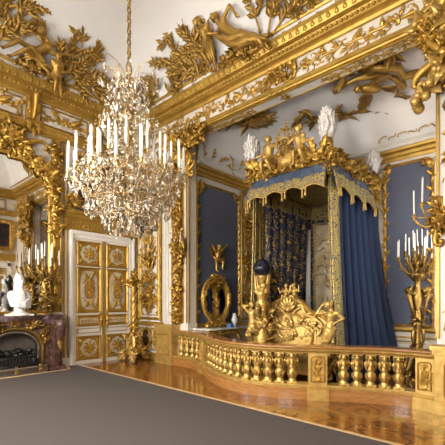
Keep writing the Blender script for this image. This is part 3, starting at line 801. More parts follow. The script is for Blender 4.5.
m = MB(); clump(m, (-.45, .62, .12), (.22, .2, .1), 46, R0, .17, .1, 6, .04, None, M0); lathe(m, [(.06, 0), (.1, .05), (.05, .12), (.12, .25), (.14, .3)], 12, TR(-.45, -.12, .44)); m.build('carved_flower_vase', 'bronze', od)

# ================================================================== ALCOVE WALLS
def silk(parent, M, w, h, arch, nm='silk_panel'):
    P = arched(-w / 2, -h / 2, w / 2, h / 2, arch); m = MB()
    m.add([(p[0], p[1], .012) for p in P], [tuple(range(len(P)))], M, False)
    m.build(nm, 'blue_panel', parent)
    m = MB(); pframe(m, P, .06, .045, M)
    r = random.Random(int(w * 100))
    for sg in (1, -1):
        Mm = M @ Matrix.Diagonal((sg, 1, 1, 1))
        for k in range(int(h / .16)): leaf(m, Mm @ TR(0, 0, .02), w / 2 - .02, -h / 2 + .1 + k * .16, PI / 2 + (.5 if k % 2 else -.5), .15, .07, .6)
        scroll(m, Mm @ TR(0, 0, .02), w / 2 - arch * .7, h / 2 - arch * .6, -.8, arch * 1.3, 'S', 1, .07)
        clump(m, (w / 2 - arch * .5, h / 2 - arch * .5, .02), (.1, .1, .04), 12, r, .13, .08, 0, .03, (0, 0, 1), Mm)
    m.build('gilded_border', 'gold', parent)
ML = WA(6.93, 2.66, AY1)
silk(wal, ML, 1.58, 3.46, .2)
panel(wal, WA(8.12, 2.75, AY1), .55, 3.5, .06, .045, seed=13, size=.4)
m = MB(); Mp = WA(8.12, 2.75, AY1)
for z in (-1.3, -.2, .9): clump(m, (0, z, .03), (.2, .26, .05), 46, R0, .17, .09, 3, .03, (0, 0, 1), Mp)
m.build('panel_carving', 'gold', wal)
silk(wab, WB(2.30, 2.72, AX1), .95, 3.5, .14)
silk(wab, WB(5.25, 2.72, AX1), .95, 3.5, .14)
panel(wab, WB(1.45, 2.75, AX1), .5, 3.4, .06, .045, seed=15, size=.4)
panel(wab, WB(6.08, 2.75, AX1), .4, 3.4, .06, .045, seed=16, size=.4)
m = MB()
for p0, p1, n in (((AX0, AY1, 0), (AX1, AY1, 0), (0, -1, 0)), ((AX1, AY1, 0), (AX1, AY0, 0), (-1, 0, 0)), ((AX1, AY0, 0), (AX0, AY0, 0), (0, 1, 0))):
    mould(m, p0, p1, n, [(-.01, .84), (.05, .84), (.08, .88), (.08, .93), (-.01, .93)]); mould(m, p0, p1, n, [(-.01, .70), (.03, .70), (.03, .74), (-.01, .74)]); mould(m, p0, p1, n, [(-.01, .0), (.04, .0), (.04, .18), (-.01, .2)])
struct(m.build('trim_4', 'gold_flat'), 'gilded dado mouldings round the alcove', 'dado moulding')
for k in range(3): panel(wab, WB(2.3 - k * 1.3 + 2.9, .44, AX1), 1.0, .38, .03, .02, orn=False)

# gilded putto hung on the far silk panel
PU = thing('gilded_putto', 'small gilded cherub hanging on the slate blue silk, above the dressing mirror', 'cherub figure', (6.74, AY1 - .08, 2.55))
figure('body', 'gold', PU, (0, -.06, 0), (0.0, -.08, .16), (.03, -.1, .32), (-.22, -.12, .30), (.26, -.14, .36), (-.1, -.12, -.28), (.08, -.16, -.22), .44, (1, 0, 0), (.1, -1, .1), 1.35, (0, -.5, -1), (0, -.5, -1), (-.6, -1, 0), (.8, -1, 0), None, .011)
m = MB()
for sg in (1, -1):
    for k in range(4): leaf3(m, (sg * .05, .0, .18), (sg * (1 - .2 * k), .05, .55 - .3 * k), (0, -1, 0), .26 - .03 * k, .09, .3)
m.build('wing', 'gold', PU)
m = MB(); tube(m, [(-.2, -.1, .05), (-.08, -.14, -.02), (.05, -.15, -.03), (.16, -.12, .03), (.24, -.08, -.02)], [.02, .035, .04, .035, .015], 8); m.build('drapery', 'gold', PU)

# ================================================================== BALUSTRADE
def bx_(y):
    d = min(1, abs(y - 3.8) / 2.42); return 5.72 - .94 * math.cos(PI / 2 * d) ** 2
Y0, Y1 = 6.62, 1.19
ysamp = np.linspace(Y0, Y1, 400); xs = np.array([bx_(y) for y in ysamp])
arc = np.concatenate([[0], np.cumsum(np.hypot(np.diff(xs), np.diff(ysamp)))]); LA = arc[-1]
def at(s):
    y = float(np.interp(s, arc, ysamp)); e = .01; x = bx_(y)
    dx = bx_(y - e) - bx_(y + e); t = V((dx, -2 * e, 0)).normalized(); n = V((t.y, -t.x, 0))
    if n.x > 0: n = -n
    return V((x, y, 0)), t, n
BAL = thing('balustrade', 'gilded balustrade with a polished wood rail bowing out in front of the bed', 'balustrade', (5.0, 3.8, 0))
OFF = Matrix.Translation((-5.0, -3.8, 0))
def sweep(name, prof, mat, s0=0, s1=None, k=90, mis=None):
    s1 = LA if s1 is None else s1; mb = MB(); vs = []; n = len(prof)
    for i in range(k + 1):
        p, t, nn = at(s0 + (s1 - s0) * i / k)
        vs += [p + nn * a + V((0, 0, z)) for a, z in prof]
    fs = [(i * n + j, i * n + (j + 1) % n, (i + 1) * n + (j + 1) % n, (i + 1) * n + j) for i in range(k) for j in range(n)] + [tuple(range(n)), tuple(k * n + j for j in range(n))]
    mb.add(vs, fs, OFF, False); return mb.build(name, mat, BAL)
sweep('plinth', [(-.16, 0), (.16, 0), (.16, .09), (.145, .11), (.145, .15), (.12, .165), (-.12, .165), (-.16, .12)], 'railwood')
sweep('lower_rail', [(-.11, .163), (.12, .163), (.125, .19), (.11, .205), (.11, .22), (-.11, .22)], 'gold_bright')
sweep('upper_rail', [(-.09, .70), (.09, .70), (.10, .72), (.13, .74), (.135, .765), (.12, .775), (-.12, .775)], 'gold_bright')
sweep('handrail', [(-.14, .773), (.145, .773), (.155, .79), (.15, .805), (.13, .815), (-.13, .815), (-.145, .80)], 'railwood')
BP = [(.075, .22), (.075, .245), (.055, .26), (.06, .275), (.045, .29), (.056, .33), (.066, .37), (.054, .42), (.045, .455), (.06, .47), (.045, .49), (.05, .53), (.064, .58), (.058, .63), (.05, .655), (.065, .67), (.075, .685), (.075, .702)]
def baluster(mi=0):
    m = MB(); lathe(m, BP, 14)
    box(m, -.07, .07, -.07, .07, .219, .25); box(m, -.07, .07, -.07, .07, .675, .703)
    for k in range(6):
        a = k * PI / 3; d = V((math.cos(a), math.sin(a), 0))
        leaf3(m, d * .05 + V((0, 0, .29)), d * .5 + V((0, 0, 1)), d, .13, .06, -.5); leaf3(m, d * .06 + V((0, 0, .60)), d * .6 + V((0, 0, .7)), d, .1, .07, -1.2)
        leaf3(m, d * .055 + V((0, 0, .60)), d * .4 - V((0, 0, 1)), d, .13, .05, -.6)
    # scrolled lyre ears
    for sg in (1, -1):
        tube(m, [(0, sg * .05, .45), (0, sg * .07, .50), (0, sg * .078, .56), (0, sg * .065, .60), (0, sg * .055, .57), (0, sg * .07, .545)], [.012, .017, .018, .015, .012, .01], 7)
        ball(m, (0, sg * .07, .56), .02, 8, 6)
    return m
PIERS = [float(np.interp(-q, -ysamp, arc)) for q in (5.42, 2.70, 1.31)]   # arc positions of the panelled piers
pw = [.10, .14, .115]
b0 = None; s = .17; nb = 0
while s < LA - .12:
    if all(abs(s - p) > w_ + .085 for p, w_ in zip(PIERS, pw)):
        p, t, nn = at(s)
        if b0 is None: b0 = baluster().build('baluster', 'gold_bright', BAL); o = b0
        else: o = b0.copy(); COL.objects.link(o); o.parent = BAL
        o.location = p - V((5.0, 3.8, 0)); o.rotation_euler = (0, 0, math.atan2(nn.y, nn.x)); nb += 1
    s += .193
for p_, w_ in zip(PIERS, pw):
    p, t, nn = at(p_); M = OFF @ wallM(p, -t if (V((0,0,1)).cross(nn)).dot(t) < 0 else t, nn)
    u = V((0, 0, 1)).cross(nn); M = OFF @ wallM(p, u, nn)
    m = MB(); box(m, -w_, w_, .219, .70, -.10, .10, M); box(m, -w_ - .02, w_ + .02, .0, .165, -.17, .175, M); pr = m.build('pier', 'gold_bright', BAL)
    m = MB(); Mf = M @ TR(0, .46, .10); pframe(m, arched(-w_ * .7, -.19, w_ * .7, .19, .04), .02, .018, Mf); arabesque(m, Mf, w_ * .9, .32, R0, .14); m.build('pier_carving', 'gold', pr)
def pedestal(x0, x1, y0, y1, h, nm):
    m = MB(); box(m, x0, x1, y0, y1, 0, h - .06, OFF); box(m, x0 - .03, x1, y0 - .03, y1 + .03, 0, .17, OFF); box(m, x0 - .025, x1, y0 - .025, y1 + .025, h - .12, h - .06, OFF)
    box(m, x0 - .045, x1, y0 - .045, y1 + .045, h - .06, h, OFF)
    return m.build(nm, 'gold_bright', BAL)
pd = pedestal(5.55, XB - .002, 6.62, 7.2, .93, 'end_pedestal')
m = MB(); Mf = OFF @ WB(6.93, .46, 5.55); pframe(m, rect(-.2, -.24, .2, .24), .025, .02, Mf); m.build('pedestal_moulding', 'gold_flat', pd)
pd = pedestal(5.52, XB - .002, .35, 1.17, .90, 'end_pedestal')
m = MB(); Mf = OFF @ WB(.85, .46, 5.52); pframe(m, arched(-.2, -.22, .2, .22, .04), .02, .018, Mf); arabesque(m, Mf, .3, .38, R0, .2); m.build('pedestal_carving', 'gold', pd)

# ================================================================== CARPET
hp = [(XR, -.62), (3.97, -.62), (3.99, 3.0), (4.02, 8.12), (3.78, 8.12), (3.70, 7.84), (3.62, 7.76), (XR, 7.69)]
CP = thing('carpet', 'grey brown wall to wall carpet with a pale wood edge covering the near floor', 'carpet', (1.6, 3.7, 0)); OFc = Matrix.Translation((-1.6, -3.7, 0))
m = MB(); k = len(hp); m.add([(x, y, .022) for x, y in hp] + [(x, y, .001) for x, y in hp], [tuple(range(k))] + [(i, k + i, k + (i + 1) % k, (i + 1) % k) for i in range(k)], OFc, False); m.build('pile', 'carpet', CP)
m = MB(); e = [(3.99, -.62), (4.01, 3.0), (4.04, 8.14), (3.77, 8.14), (3.69, 7.86), (3.62, 7.79), (XR, 7.72)]
strip(m, [(x, y, .008) for x, y in e], .048, .022, OFc); m.build('edge_strip', 'edging', CP)

# ================================================================== STATE BED
BX, BY = 7.3, 3.85; FX, KX = 6.05, 8.40; YL, YR = 4.60, 2.95
BED = thing('state_bed', 'state bed with gilded canopy, white plumes and dark blue gold embroidered hangings', 'bed', (BX, BY, 0)); OB = TR(-BX, -BY, 0)
def cloth(name, mat, fn, nu, nv, parent, off, th=.014):
    m = MB(); vs = [fn(i / nu, j / nv) for j in range(nv + 1) for i in range(nu + 1)]
    m.add(vs, [(j * (nu + 1) + i, j * (nu + 1) + i + 1, (j + 1) * (nu + 1) + i + 1, (j + 1) * (nu + 1) + i) for j in range(nv) for i in range(nu)], off, True)
    o = m.build(name, mat, parent); sd = o.modifiers.new('thickness', 'SOLIDIFY'); sd.thickness = th; sd.offset = 0; return o
# frame and posts
m = MB()
box(m, FX, KX, YR, YL, 3.90, 3.94, OB); 
for (a, b, c, d) in ((FX - .03, FX + .05, YR - .03, YL + .03), (FX, KX, YR - .03, YR + .05), (FX, KX, YL - .05, YL + .03)): box(m, a, b, c, d, 3.90, 4.02, OB)
can = m.build('canopy', 'gold', BED)
for y in (YR + .01, YL - .01):
    for x in (FX + .22, KX - .03): m = MB(); tube(m, [(x, y, .0), (x, y, 3.9)], .018, 8, OB); m.build('bed_post', 'gold_flat', BED)
m = MB(); box(m, FX + .05, KX, YR + .05, YL - .05, 3.87, 3.90, OB); m.build('tester_lining', 'embroid_dense', can)
cloth('canopy_cover', 'velvet', lambda u, v: (FX + .12 + (KX - FX - .2) * u, YR + .12 + (YL - YR - .24) * v, 3.95 + .30 * math.sin(PI * min(1, max(0, v))) ** .6 * math.sin(PI * min(1, u * .7 + .15)) ** .6), 14, 14, can, OB)
# lambrequin: blue head band and embroidered scalloped border
def scal(s): return .07 * abs(math.sin(PI * s * 4)) + .05 * math.sin(PI * s) - .02
def edge_pt(which, s, out):
    if which == 'front': return (FX - .04 - out, YL + .03 - (YL - YR + .06) * s)
    if which == 'right': return (FX - .04 + (KX - FX) * s, YR - .04 - out)
    return (FX - .04 + (KX - FX) * s, YL + .04 + out)
def vz(w, s):
    if w == 'front': return 3.47 + scal(s) + .03
    return 3.50 - .06 * s + .08 * abs(math.sin(PI * s * 4)) - .04
for w_ in ('front', 'right', 'left'):
    def fv(u, v, w_=w_):
        zt, zb = 3.94, 3.66 + .5 * (vz(w_, u) - 3.5); o = .03 + .08 * v + .012 * math.sin(u * 60); p = edge_pt(w_, u, o); return (p[0], p[1], zt + (zb - zt) * v)
    cloth('valance', 'valance_silk', fv, 60, 6, can, OB)
    def fb(u, v, w_=w_):
        zt, zb = 3.74 + .03 * abs(math.sin(u * PI * 4)), vz(w_, u); o = .10 + .05 * v + .012 * math.sin(u * 60); p = edge_pt(w_, u, o); return (p[0], p[1], zt + (zb - zt) * v)
    bo = cloth('valance_border', 'gold_cloth', fb, 60, 8, can, OB)
    m = MB(); tube(m, [V((*edge_pt(w_, i / 60, .155), vz(w_, i / 60))) for i in range(61)], .016, 6, OB)
    for k in range(4):
        s0 = (k + .5) / 4 if w_ != 'front' else (k + .5) / 4
        s0 = k / 4 + .02 if k else .04
        for ds in (-.018, .018):
            p = V((*edge_pt(w_, s0 + ds, .16), vz(w_, s0 + ds))); L = .16
            lathe(m, [(.001, -L), (.028, -L), (.02, -.5 * L), (.012, -.3 * L), (.022, -.22 * L), (.012, -.1 * L), (.008, 0)], 8, OB @ TR(*p))
    m.build('fringe', 'gold_bright', bo)
# inner valances
for (p0, p1) in (((FX + .1, YL - .08), (KX - .03, YL - .08)), ((KX - .05, YL - .08), (KX - .05, YR + .08)), ((FX + .1, YR + .08), (KX - .03, YR + .08))):
    cloth('inner_valance', 'embroid_dense', lambda u, v, p0=p0, p1=p1: (p0[0] + (p1[0] - p0[0]) * u, p0[1] + (p1[1] - p0[1]) * u, 3.88 - (.30 + .05 * abs(math.sin(PI * 3 * u))) * v), 40, 4, can, OB)
    m = MB(); tube(m, [(p0[0] + (p1[0] - p0[0]) * i / 40, p0[1] + (p1[1] - p0[1]) * i / 40, 3.58 - .05 * abs(math.sin(PI * 3 * i / 40))) for i in range(41)], .022, 6, OB); m.build('fringe', 'gold_cloth', can)

# curtains: both sides, leading border in front, embroidered lining inside
def curt(sg, ins=0.0):
    yb = YR if sg < 0 else YL
    def f(u, v):
        fl = v ** 1.7; z = 3.72 - 3.69 * v
        x = FX + .30 + (KX - FX - .34) * u + .10 * fl * u
        y = yb + sg * (.02 + .46 * fl * (.25 + .75 * u) ) + sg * (.05 + .06 * v) * math.sin(u * 2 * PI * 6.5 + 1.2 * math.sin(3 * u)) - sg * ins
        return (x, y, z)
    return f
def lead(sg, ins=0.0):
    yb = YR if sg < 0 else YL
    def f(u, v):
        fl = v ** 1.7; z = 3.72 - 3.69 * v
        return (FX + .05 + .34 * u + (.02 * v), yb + sg * (.03 + .16 * fl) + sg * .03 * math.sin(u * PI) - sg * ins, z)
    return f
for sg, nm in ((-1, 'right'), (1, 'left')):
    cu = cloth('curtain', 'velvet', curt(sg), 110, 26, BED, OB)
    cloth('curtain_lining', 'embroid', curt(sg, .06), 110, 26, cu, OB)
    cloth('curtain_border', 'embroid_dense', lead(sg, -.01), 10, 26, cu, OB)
    cloth('border_lining', 'embroid_dense', lead(sg, .05), 10, 26, cu, OB)
    m = MB()
    for uu in (0, 1):
        f = lead(sg); tube(m, [f(uu, j / 26) for j in range(27)], .022, 6, OB)
    m.build('gold_braid', 'gold_cloth', cu)
# dossal
m = MB(); box(m, KX - .02, KX + .06, YR - .05, YL + .05, .3, 3.9, OB); ds = m.build('back_hanging', 'embroid', BED)
m = MB(); box(m, KX - .045, KX - .02, 3.28, 4.42, .9, 3.40, OB); pn = m.build('cream_panel', 'cream_cloth', ds)
m = MB(); Mb = OB @ WB(BY, 2.15, KX - .045); pframe(m, rect(-.57, -1.25, .57, 1.25), .07, .03, Mb); m.build('gold_braid', 'gold_cloth', pn)
m = MB(); Mb = OB @ WB(BY, 2.15, KX - .047); r = random.Random(4); 
for q in range(16): leaf(m, Mb, r.uniform(-.4, .4), r.uniform(-1, 1), r.uniform(0, 6), r.uniform(.25, .5), .2, r.uniform(-1, 1), .08)
clump(m, (0, .35, 0), (.3, .4, .03), 30, r, .2, .12, 0, .03, (0, 0, 1), Mb); m.build('relief_embroidery', 'cream_cloth', pn)
cloth('white_silk_strip', 'white_trim', lambda u, v: (KX - .08 - .02 * math.sin(u * 9), 4.52 + .12 * u, 3.3 - 2.6 * v), 8, 4, ds, OB)
# mattress, coverlet, footboard
m = MB(); box(m, FX + .12, KX - .05, YR + .08, YL - .08, .15, .55, OB); m.build('bed_frame', 'gold_flat', BED)
cloth('coverlet', 'brocade', lambda u, v: (FX + .15 + (KX - FX - .22) * u, YR + .07 + (YL - YR - .14) * v, .55 + .55 * min(1, 6 * min(v, 1 - v)) ** .5), 20, 30, BED, OB, .03)
FW = [(-.86, .12), (.86, .12), (.86, 1.0), (.80, 1.16), (.68, 1.25), (.56, 1.27), (.46, 1.29), (.38, 1.38), (.28, 1.47), (.14, 1.52), (0, 1.54), (-.14, 1.52), (-.28, 1.47), (-.38, 1.38), (-.46, 1.29), (-.56, 1.27), (-.68, 1.25), (-.80, 1.16), (-.86, 1.0)]
MF = OB @ WB(3.74, 0, FX + .02)
m = MB(); k = len(FW); m.add([(x, y, .0) for x, y in FW] + [(x, y, -.12) for x, y in FW], [tuple(range(k)), tuple(range(k, 2 * k))[::-1]] + [(i, k + i, k + (i + 1) % k, (i + 1) % k) for i in range(k)], MF, False)
pframe(m, FW[2:], .1, .09, MF, False); fb = m.build('footboard', 'gold_bright', BED)
m = MB()
vs = []; nu, nv = 18, 14
for j in range(nv + 1):
    for i in range(nu + 1):
        a, b = i / nu * 2 - 1, j / nv * 2 - 1; x = a * .56 * math.sqrt(1 - .3 * b * b); y = .80 + b * .50 * math.sqrt(1 - .35 * a * a)
        vs.append((x, y, .004 + .07 * (1 - a ** 4) * (1 - b ** 4) + .008 * math.sin(a * 14 + b * 9) * math.sin(b * 12 - a * 5)))
m.add(vs, [(j * (nu + 1) + i, j * (nu + 1) + i + 1, (j + 1) * (nu + 1) + i + 1, (j + 1) * (nu + 1) + i) for j in range(nv) for i in range(nu)], MF, True); m.build('embossed_panel', 'gold_bright', fb)
m = MB(); r = random.Random(17); Mr = MF @ TR(0, 0, .03)
for sg in (1, -1):
    Ms = Mr @ Matrix.Diagonal((sg, 1, 1, 1))
    for (x, y, ro, sz, kd) in ((.3, 1.38, -.6, .42, 'S'), (.62, 1.18, .3, .36, 'C'), (.72, .8, PI / 2, .5, 'S'), (.5, 1.1, -.9, .4, 'C'), (.2, 1.25, .2, .36, 'C'), (.62, .45, 1.2, .45, 'S')): scroll(m, Ms, x, y, ro, sz, kd, 1, .07)
    for q in range(8): leaf(m, Ms, r.uniform(.05, .75), r.uniform(.95, 1.3) if q % 2 else r.uniform(.3, 1.2), r.uniform(0, 6), .18, .09, r.uniform(-1.2, 1.2), .15)
    sprig(m, Ms, .08, 1.0, .9, .5, r, 7, -1.5); sprig(m, Ms, .1, .75, -.2, .5, r, 7, 1.5)
arabesque(m, MF @ TR(0, .82, .07), .8, .8, r, .36, .8); shell(m, Mr, 0, 1.33, .26); clump(m, (0, 1.48, -.04), (.24, .06, .06), 24, r, .09, .06, 3, .03, None, MF)
pframe(m, [(.5 * math.cos(t), .84 + .42 * math.sin(t)) for t in np.arange(0, 2 * PI, .2)], .05, .04, Mr)
m.build('footboard_carving', 'gold_bright', fb)
for sg in (1, -1):
    Mp = MF @ TR(sg * .09, 1.52, -.03)
    figure('putto', 'gold_bright', fb, (0, .06, 0), (sg * .01, .17, .01), (-sg * .01, .28, .03), (-.12, .2, .08), (.12, .24, .06), (-.06, -.03, .1), (.07, -.04, .08), .34, (1, 0, 0), (-sg * .4, 0, 1), 1.35, (0, -1, 0), (0, -1, 0), (0, 0, 1), (0, 0, 1), Mp, .009)
    Mp = MF @ TR(sg * .84, .78, .03)
    figure('corner_figure', 'gold_bright', fb, (0, .22, .02), (sg * .03, .47, .03), (0, .66, .06), (-.16 if sg > 0 else -.12, .62, .02), (.14, .34, .1), (-.02, -.18, .02), (.04, -.18, .04), .62, (1, 0, 0), (-sg * .5, 0, 1), 1.05, (-1, .2, 0), (1, -.3, .3), (0, 0, 1), (0, 0, 1), Mp, .012,
           lambda mb: (_cap(mb, (0, .2, .02), (0, -.25, .03), .11, .06), _cap(mb, (-.05, .25, .05), (.1, 0, .09), .05, .03)))
    m = MB(); clump(m, (sg * .84, .5, .03), (.13, .22, .1), 40, r, .2, .1, 0, .03, None, MF); scroll(m, Mr, sg * .84, .3, PI / 2, .4, 'S', sg, .09); m.build('corner_scroll', 'gold_bright', fb)

# cresting of the canopy
r = random.Random(91)
MC = OB @ WB(3.80, 4.02, FX - .03)
m = MB()
for k in range(15):
    x = -.86 + 1.72 * k / 14; hgt = .08 + .16 * (1 - abs(x)) ** 1.2
    clump(m, (x, .02 + hgt * .4, 0), (.1, hgt, .07), 16, r, .15, .085, 1, .028, None, MC)
    if k % 2: scroll(m, MC @ TR(0, 0, .05), x, .08, r.uniform(-.6, .6), .26, r.choice('CS'), 1 if x > 0 else -1, .08)
for sg in (1, -1):
    Ms = MC @ Matrix.Diagonal((sg, 1, 1, 1)) @ TR(0, 0, .04); scroll(m, Ms, .5, .16, -.4, .5, 'S', 1, .07); scroll(m, Ms, .8, .12, .2, .32, 'C', 1, .08)
    for q in range(5): leaf(m, Ms, .2 + .14 * q, .15, r.uniform(.4, 2.4), .3, .14, r.uniform(-1, 1))
m.build('cresting', 'gold', can)
m = MB()    # crowned cartouche
lathe(m, [(.001, -.06), (.14, -.04), (.19, .06), (.2, .18), (.15, .30), (.08, .36), (.001, .37)], 18, MC @ TR(0, .1, .02) @ Matrix.Rotation(-PI / 2, 4, 'X') @ Matrix.Diagonal((1, .45, 1, 1)))
clump(m, (0, .28, .02), (.22, .28, .08), 60, r, .15, .09, 4, .03, None, MC)
tube(m, [(.15 * math.cos(t), .56 + .012 * math.sin(6 * t), .12 * math.sin(t)) for t in np.arange(0, 2 * PI, .2)], .025, 6, MC, True)
for q in range(6):
    a = q * PI / 3; tube(m, [(.15 * math.cos(a), .56, .12 * math.sin(a)), (.19 * math.cos(a), .68, .15 * math.sin(a)), (.12 * math.cos(a), .78, .1 * math.sin(a)), (0, .76, 0)], .016, 6, MC); ball(m, (.15 * math.cos(a), .63, .12 * math.sin(a)), .022, 8, 6, MC)
ball(m, (0, .82, 0), .04, 10, 8, MC); box(m, -.01, .01, .85, .93, -.01, .01, MC); box(m, -.035, .035, .88, .90, -.01, .01, MC)
m.build('crown_cartouche', 'gold_bright', can)
for sg in (1, -1):
    Mp = MC @ TR(sg * .36, .18, .05)
    figure('canopy_putto', 'gold_bright', can, (0, .1, 0), (-sg * .03, .30, .02), (-sg * .02, .48, .05), (-.24 if sg > 0 else -.22, .38 if sg > 0 else .2, .04), (.22, .2 if sg > 0 else .38, .06), (-.1, -.16, .1), (.1, -.14, .08), .56, (1, 0, 0), (-sg * .5, 0, 1), 1.3, (0, -1, 0), (0, -1, 0), (0, 0, 1), (0, 0, 1), Mp, .012)
# right and left flanks
for sg, yb in ((-1, YR), (1, YL)):
    m = MB()
    for k in range(16):
        x = FX + .15 + (KX - FX - .3) * k / 15
        clump(m, (x, yb + sg * .03, 4.02 + .12 * math.sin(k * .9)), (.11, .07, .15), 22, r, .17, .09, 1, .03, None, OB)
    for k in range(26):
        x = FX + 1.1 + (KX - FX - 1.2) * r.random(); leaf3(m, (x, yb + sg * .06, r.uniform(3.8, 4.35)), rdir(r), (0, sg, 0), .22, .11, r.uniform(-1, 1), OB)
    for k in range(3): clump(m, (KX - .16 - .1 * k, yb + sg * .09, 3.95 - .2 * k + .1), (.14, .07, .2), 34, r, .15, .085, 3, .03, None, OB)
    clump(m, (FX + .0, yb + sg * .02, 3.98), (.12, .12, .22), 50, r, .17, .09, 3, .035, None, OB)
    m.build('flank_carving', 'gold', can)
# plumes in vases
def plume(x, y, z, seed):
    r = random.Random(seed); m = MB(); Mv = OB @ TR(x, y, z)
    lathe(m, [(.05, -.06), (.07, -.02), (.03, .03), (.07, .08), (.1, .16), (.06, .2), (.08, .23)], 12, Mv)
    for k in range(10): leaf3(m, (.07 * math.cos(k * .63), .07 * math.sin(k * .63), .08), (math.cos(k * .63) * .4, math.sin(k * .63) * .4, 1), (math.cos(k * .63), math.sin(k * .63), 0), .16, .08, -.5, Mv)
    v = m.build('plume_vase', 'gold', can)
    m = MB()
    for k in range(190):
        a = r.uniform(0, 2 * PI); t = r.random() ** .8; zz = .20 + .44 * t; rad = (.06 + .10 * math.sin(PI * min(1, .12 + t * .85)))
        d = V((math.cos(a), math.sin(a), 0)); leaf3(m, d * rad * .93 + V((0, 0, zz)), d * r.uniform(-.1, .2) + V((0, 0, .9)), d, r.uniform(.09, .16), r.uniform(.05, .08), r.uniform(.1, .5), Mv)
    lathe(m, [(.03, .2), (.12, .3), (.155, .42), (.14, .58), (.09, .70), (.04, .75), (.001, .77)], 16, Mv)
    m.build('ostrich_plume', 'feather', v, label='white ostrich plume')
plume(FX + .02, YR + .02, 4.16, 1); plume(FX + .02, YL + .06, 4.18, 2); plume(KX - .22, YR - .02, 4.06, 3); plume(KX - .3, YL - .02, 4.10, 4)

# ================================================================== GLOBE STAND, CONSOLE TABLE, DRESSING MIRROR
GS = thing('globe_stand', 'gilded cherub stand carrying a dark blue globe, at the foot of the bed', 'stand', (5.72, 4.14, 0))
m = MB(); lathe(m, [(.26, 0), (.27, .05), (.2, .1), (.1, .2), (.07, .4), (.1, .6), (.13, .8), (.08, .95), (.11, 1.05), (.14, 1.1), (.12, 1.14)], 16)
clump(m, (0, 0, .9), (.15, .15, .3), 50, R0, .2, .1, 0); clump(m, (0, 0, .25), (.2, .2, .2), 40, R0, .22, .1, 0); clump(m, (0, 0, 1.25), (.13, .13, .16), 34, R0, .17, .09, 0)
m.build('pedestal', 'gold_bright', GS)
for k, a in enumerate((PI * 1.15, PI * .1)):
    Mp = Matrix.Rotation(a + PI / 2, 4, 'Z') @ Matrix.Rotation(PI / 2, 4, 'X') @ TR(0, 1.30, .07)
    figure('cherub', 'gold_bright', GS, (0, .15, 0), (0, .34, .02), (.04, .49, .05), (-.12, .64, .0), (.12, .64, .0), (-.06, -.08, .05), (.07, -.1, .03), .52, (1, 0, 0), (.3, 0, 1), 1.3, (-1, .3, 0), (1, .3, 0), (0, 0, 1), (0, 0, 1), Mp, .012)
m = MB(); lathe(m, [(.1, 1.2), (.05, 1.5), (.04, 1.8), (.09, 1.95), (.11, 1.985)], 12); m.build('column', 'gold_bright', GS)
m = MB(); ball(m, (0, 0, 2.135), .168, 28, 18); m.build('globe', 'globe', GS)
m = MB(); tube(m, [(.171 * math.cos(t), .171 * math.sin(t), 2.135) for t in np.arange(0, 2 * PI, .2)], .006, 6, None, True); m.build('equator_ring', 'globe', GS)

CT = thing('console_table', 'gilded console table with pale marble top against the alcove side wall', 'table', (6.6, 6.03, 0))
m = MB(); P = [(-.68, .26), (-.68, -.05), (-.55, -.22), (-.3, -.28), (.3, -.28), (.55, -.22), (.70, -.05), (.70, .26)]; k = len(P)
m.add([(x, y, .86) for x, y in P] + [(x, y, .82) for x, y in P], [tuple(range(k)), tuple(range(k, 2 * k))[::-1]] + [(i, k + i, k + (i + 1) % k, (i + 1) % k) for i in range(k)], None, False); m.build('table_top', 'marble_top', CT)
m = MB(); box(m, -.6, .62, -.18, .25, .70, .82); rinceau(m, wallM((-.6, -.18, .76), (1, 0, 0), (0, -1, 0)), 1.2, .12, R0); m.build('apron', 'gold', CT)
for x in (-.5, .5):
    for y in (-.12, .22):
        m = MB(); tube(m, [(x, y, .72), (x * 1.12, y - .04, .55), (x * .95, y, .3), (x * .8, y, .1), (x * .95, y - .03, 0.02)], [.06, .05, .035, .03, .045], 9); m.build('leg', 'gold', CT)
DM = thing('dressing_mirror', 'gilded rococo dressing mirror with two arched glasses on the console table', 'mirror', (6.50, 6.10, .86)); r = random.Random(55)
M0 = wallM((0, 0, 0), (1, 0, 0), (0, -1, 0))
Md = M0
out = [(.37 * math.cos(t) * (1.0 + .12 * math.sin(t)), .62 + (.52 if math.sin(t) > 0 else .48) * math.sin(t)) for t in np.arange(0, 2 * PI, PI / 20)]
m = MB(); k = len(out); m.add([(x, y, .0) for x, y in out] + [(x, y, -.03) for x, y in out], [tuple(range(k)), tuple(range(k, 2 * k))[::-1]] + [(i, k + i, k + (i + 1) % k, (i + 1) % k) for i in range(k)], Md, False)
pframe(m, out, .1, .08, Md)
for t in np.arange(0, 2 * PI, .16):
    x, y = .37 * math.cos(t) * (1 + .12 * math.sin(t)), .62 + .5 * math.sin(t); leaf(m, Md @ TR(0, 0, .05), x, y, t + r.uniform(.5, 1.4), .11, .08, 1); 
    if r.random() < .5: scroll(m, Md @ TR(0, 0, .05), x, y, t + 1.6, .2, r.choice('CS'), 1, .09)
clump(m, (0, 1.10, .02), (.2, .12, .06), 60, r, .11, .08, 5, .03, None, Md); clump(m, (0, .58, .03), (.03, .42, .04), 70, r, .085, .06, 4, .025, None, Md); clump(m, (0, .1, .03), (.32, .08, .06), 60, r, .10, .07, 4, .03, None, Md)
m.clamp(2, .004, 9); m.build('mirror_frame', 'gold', DM)
for sg in (1, -1):
    P = [(sg * .18 + .11 * math.cos(t), .60 + .31 * math.sin(t)) for t in np.arange(0, 2 * PI, .25)]
    m = MB(); m.add([(x, y, .018) for x, y in P], [tuple(range(len(P)))], Md, False); m.build('mirror_glass', 'mirror', DM)
m = MB()
for sg in (1, -1): tube(m, [(sg * .2, -.0, .12), (sg * .28, -.06, .06), (sg * .3, -.1, .02)], [.05, .04, .045], 8)
tube(m, [(0, .02, .12), (0, .12, .06), (0, .16, .02)], [.05, .04, .03], 8); m.build('foot', 'gold', DM)
DM.scale = (1.18, 1, 1.04)
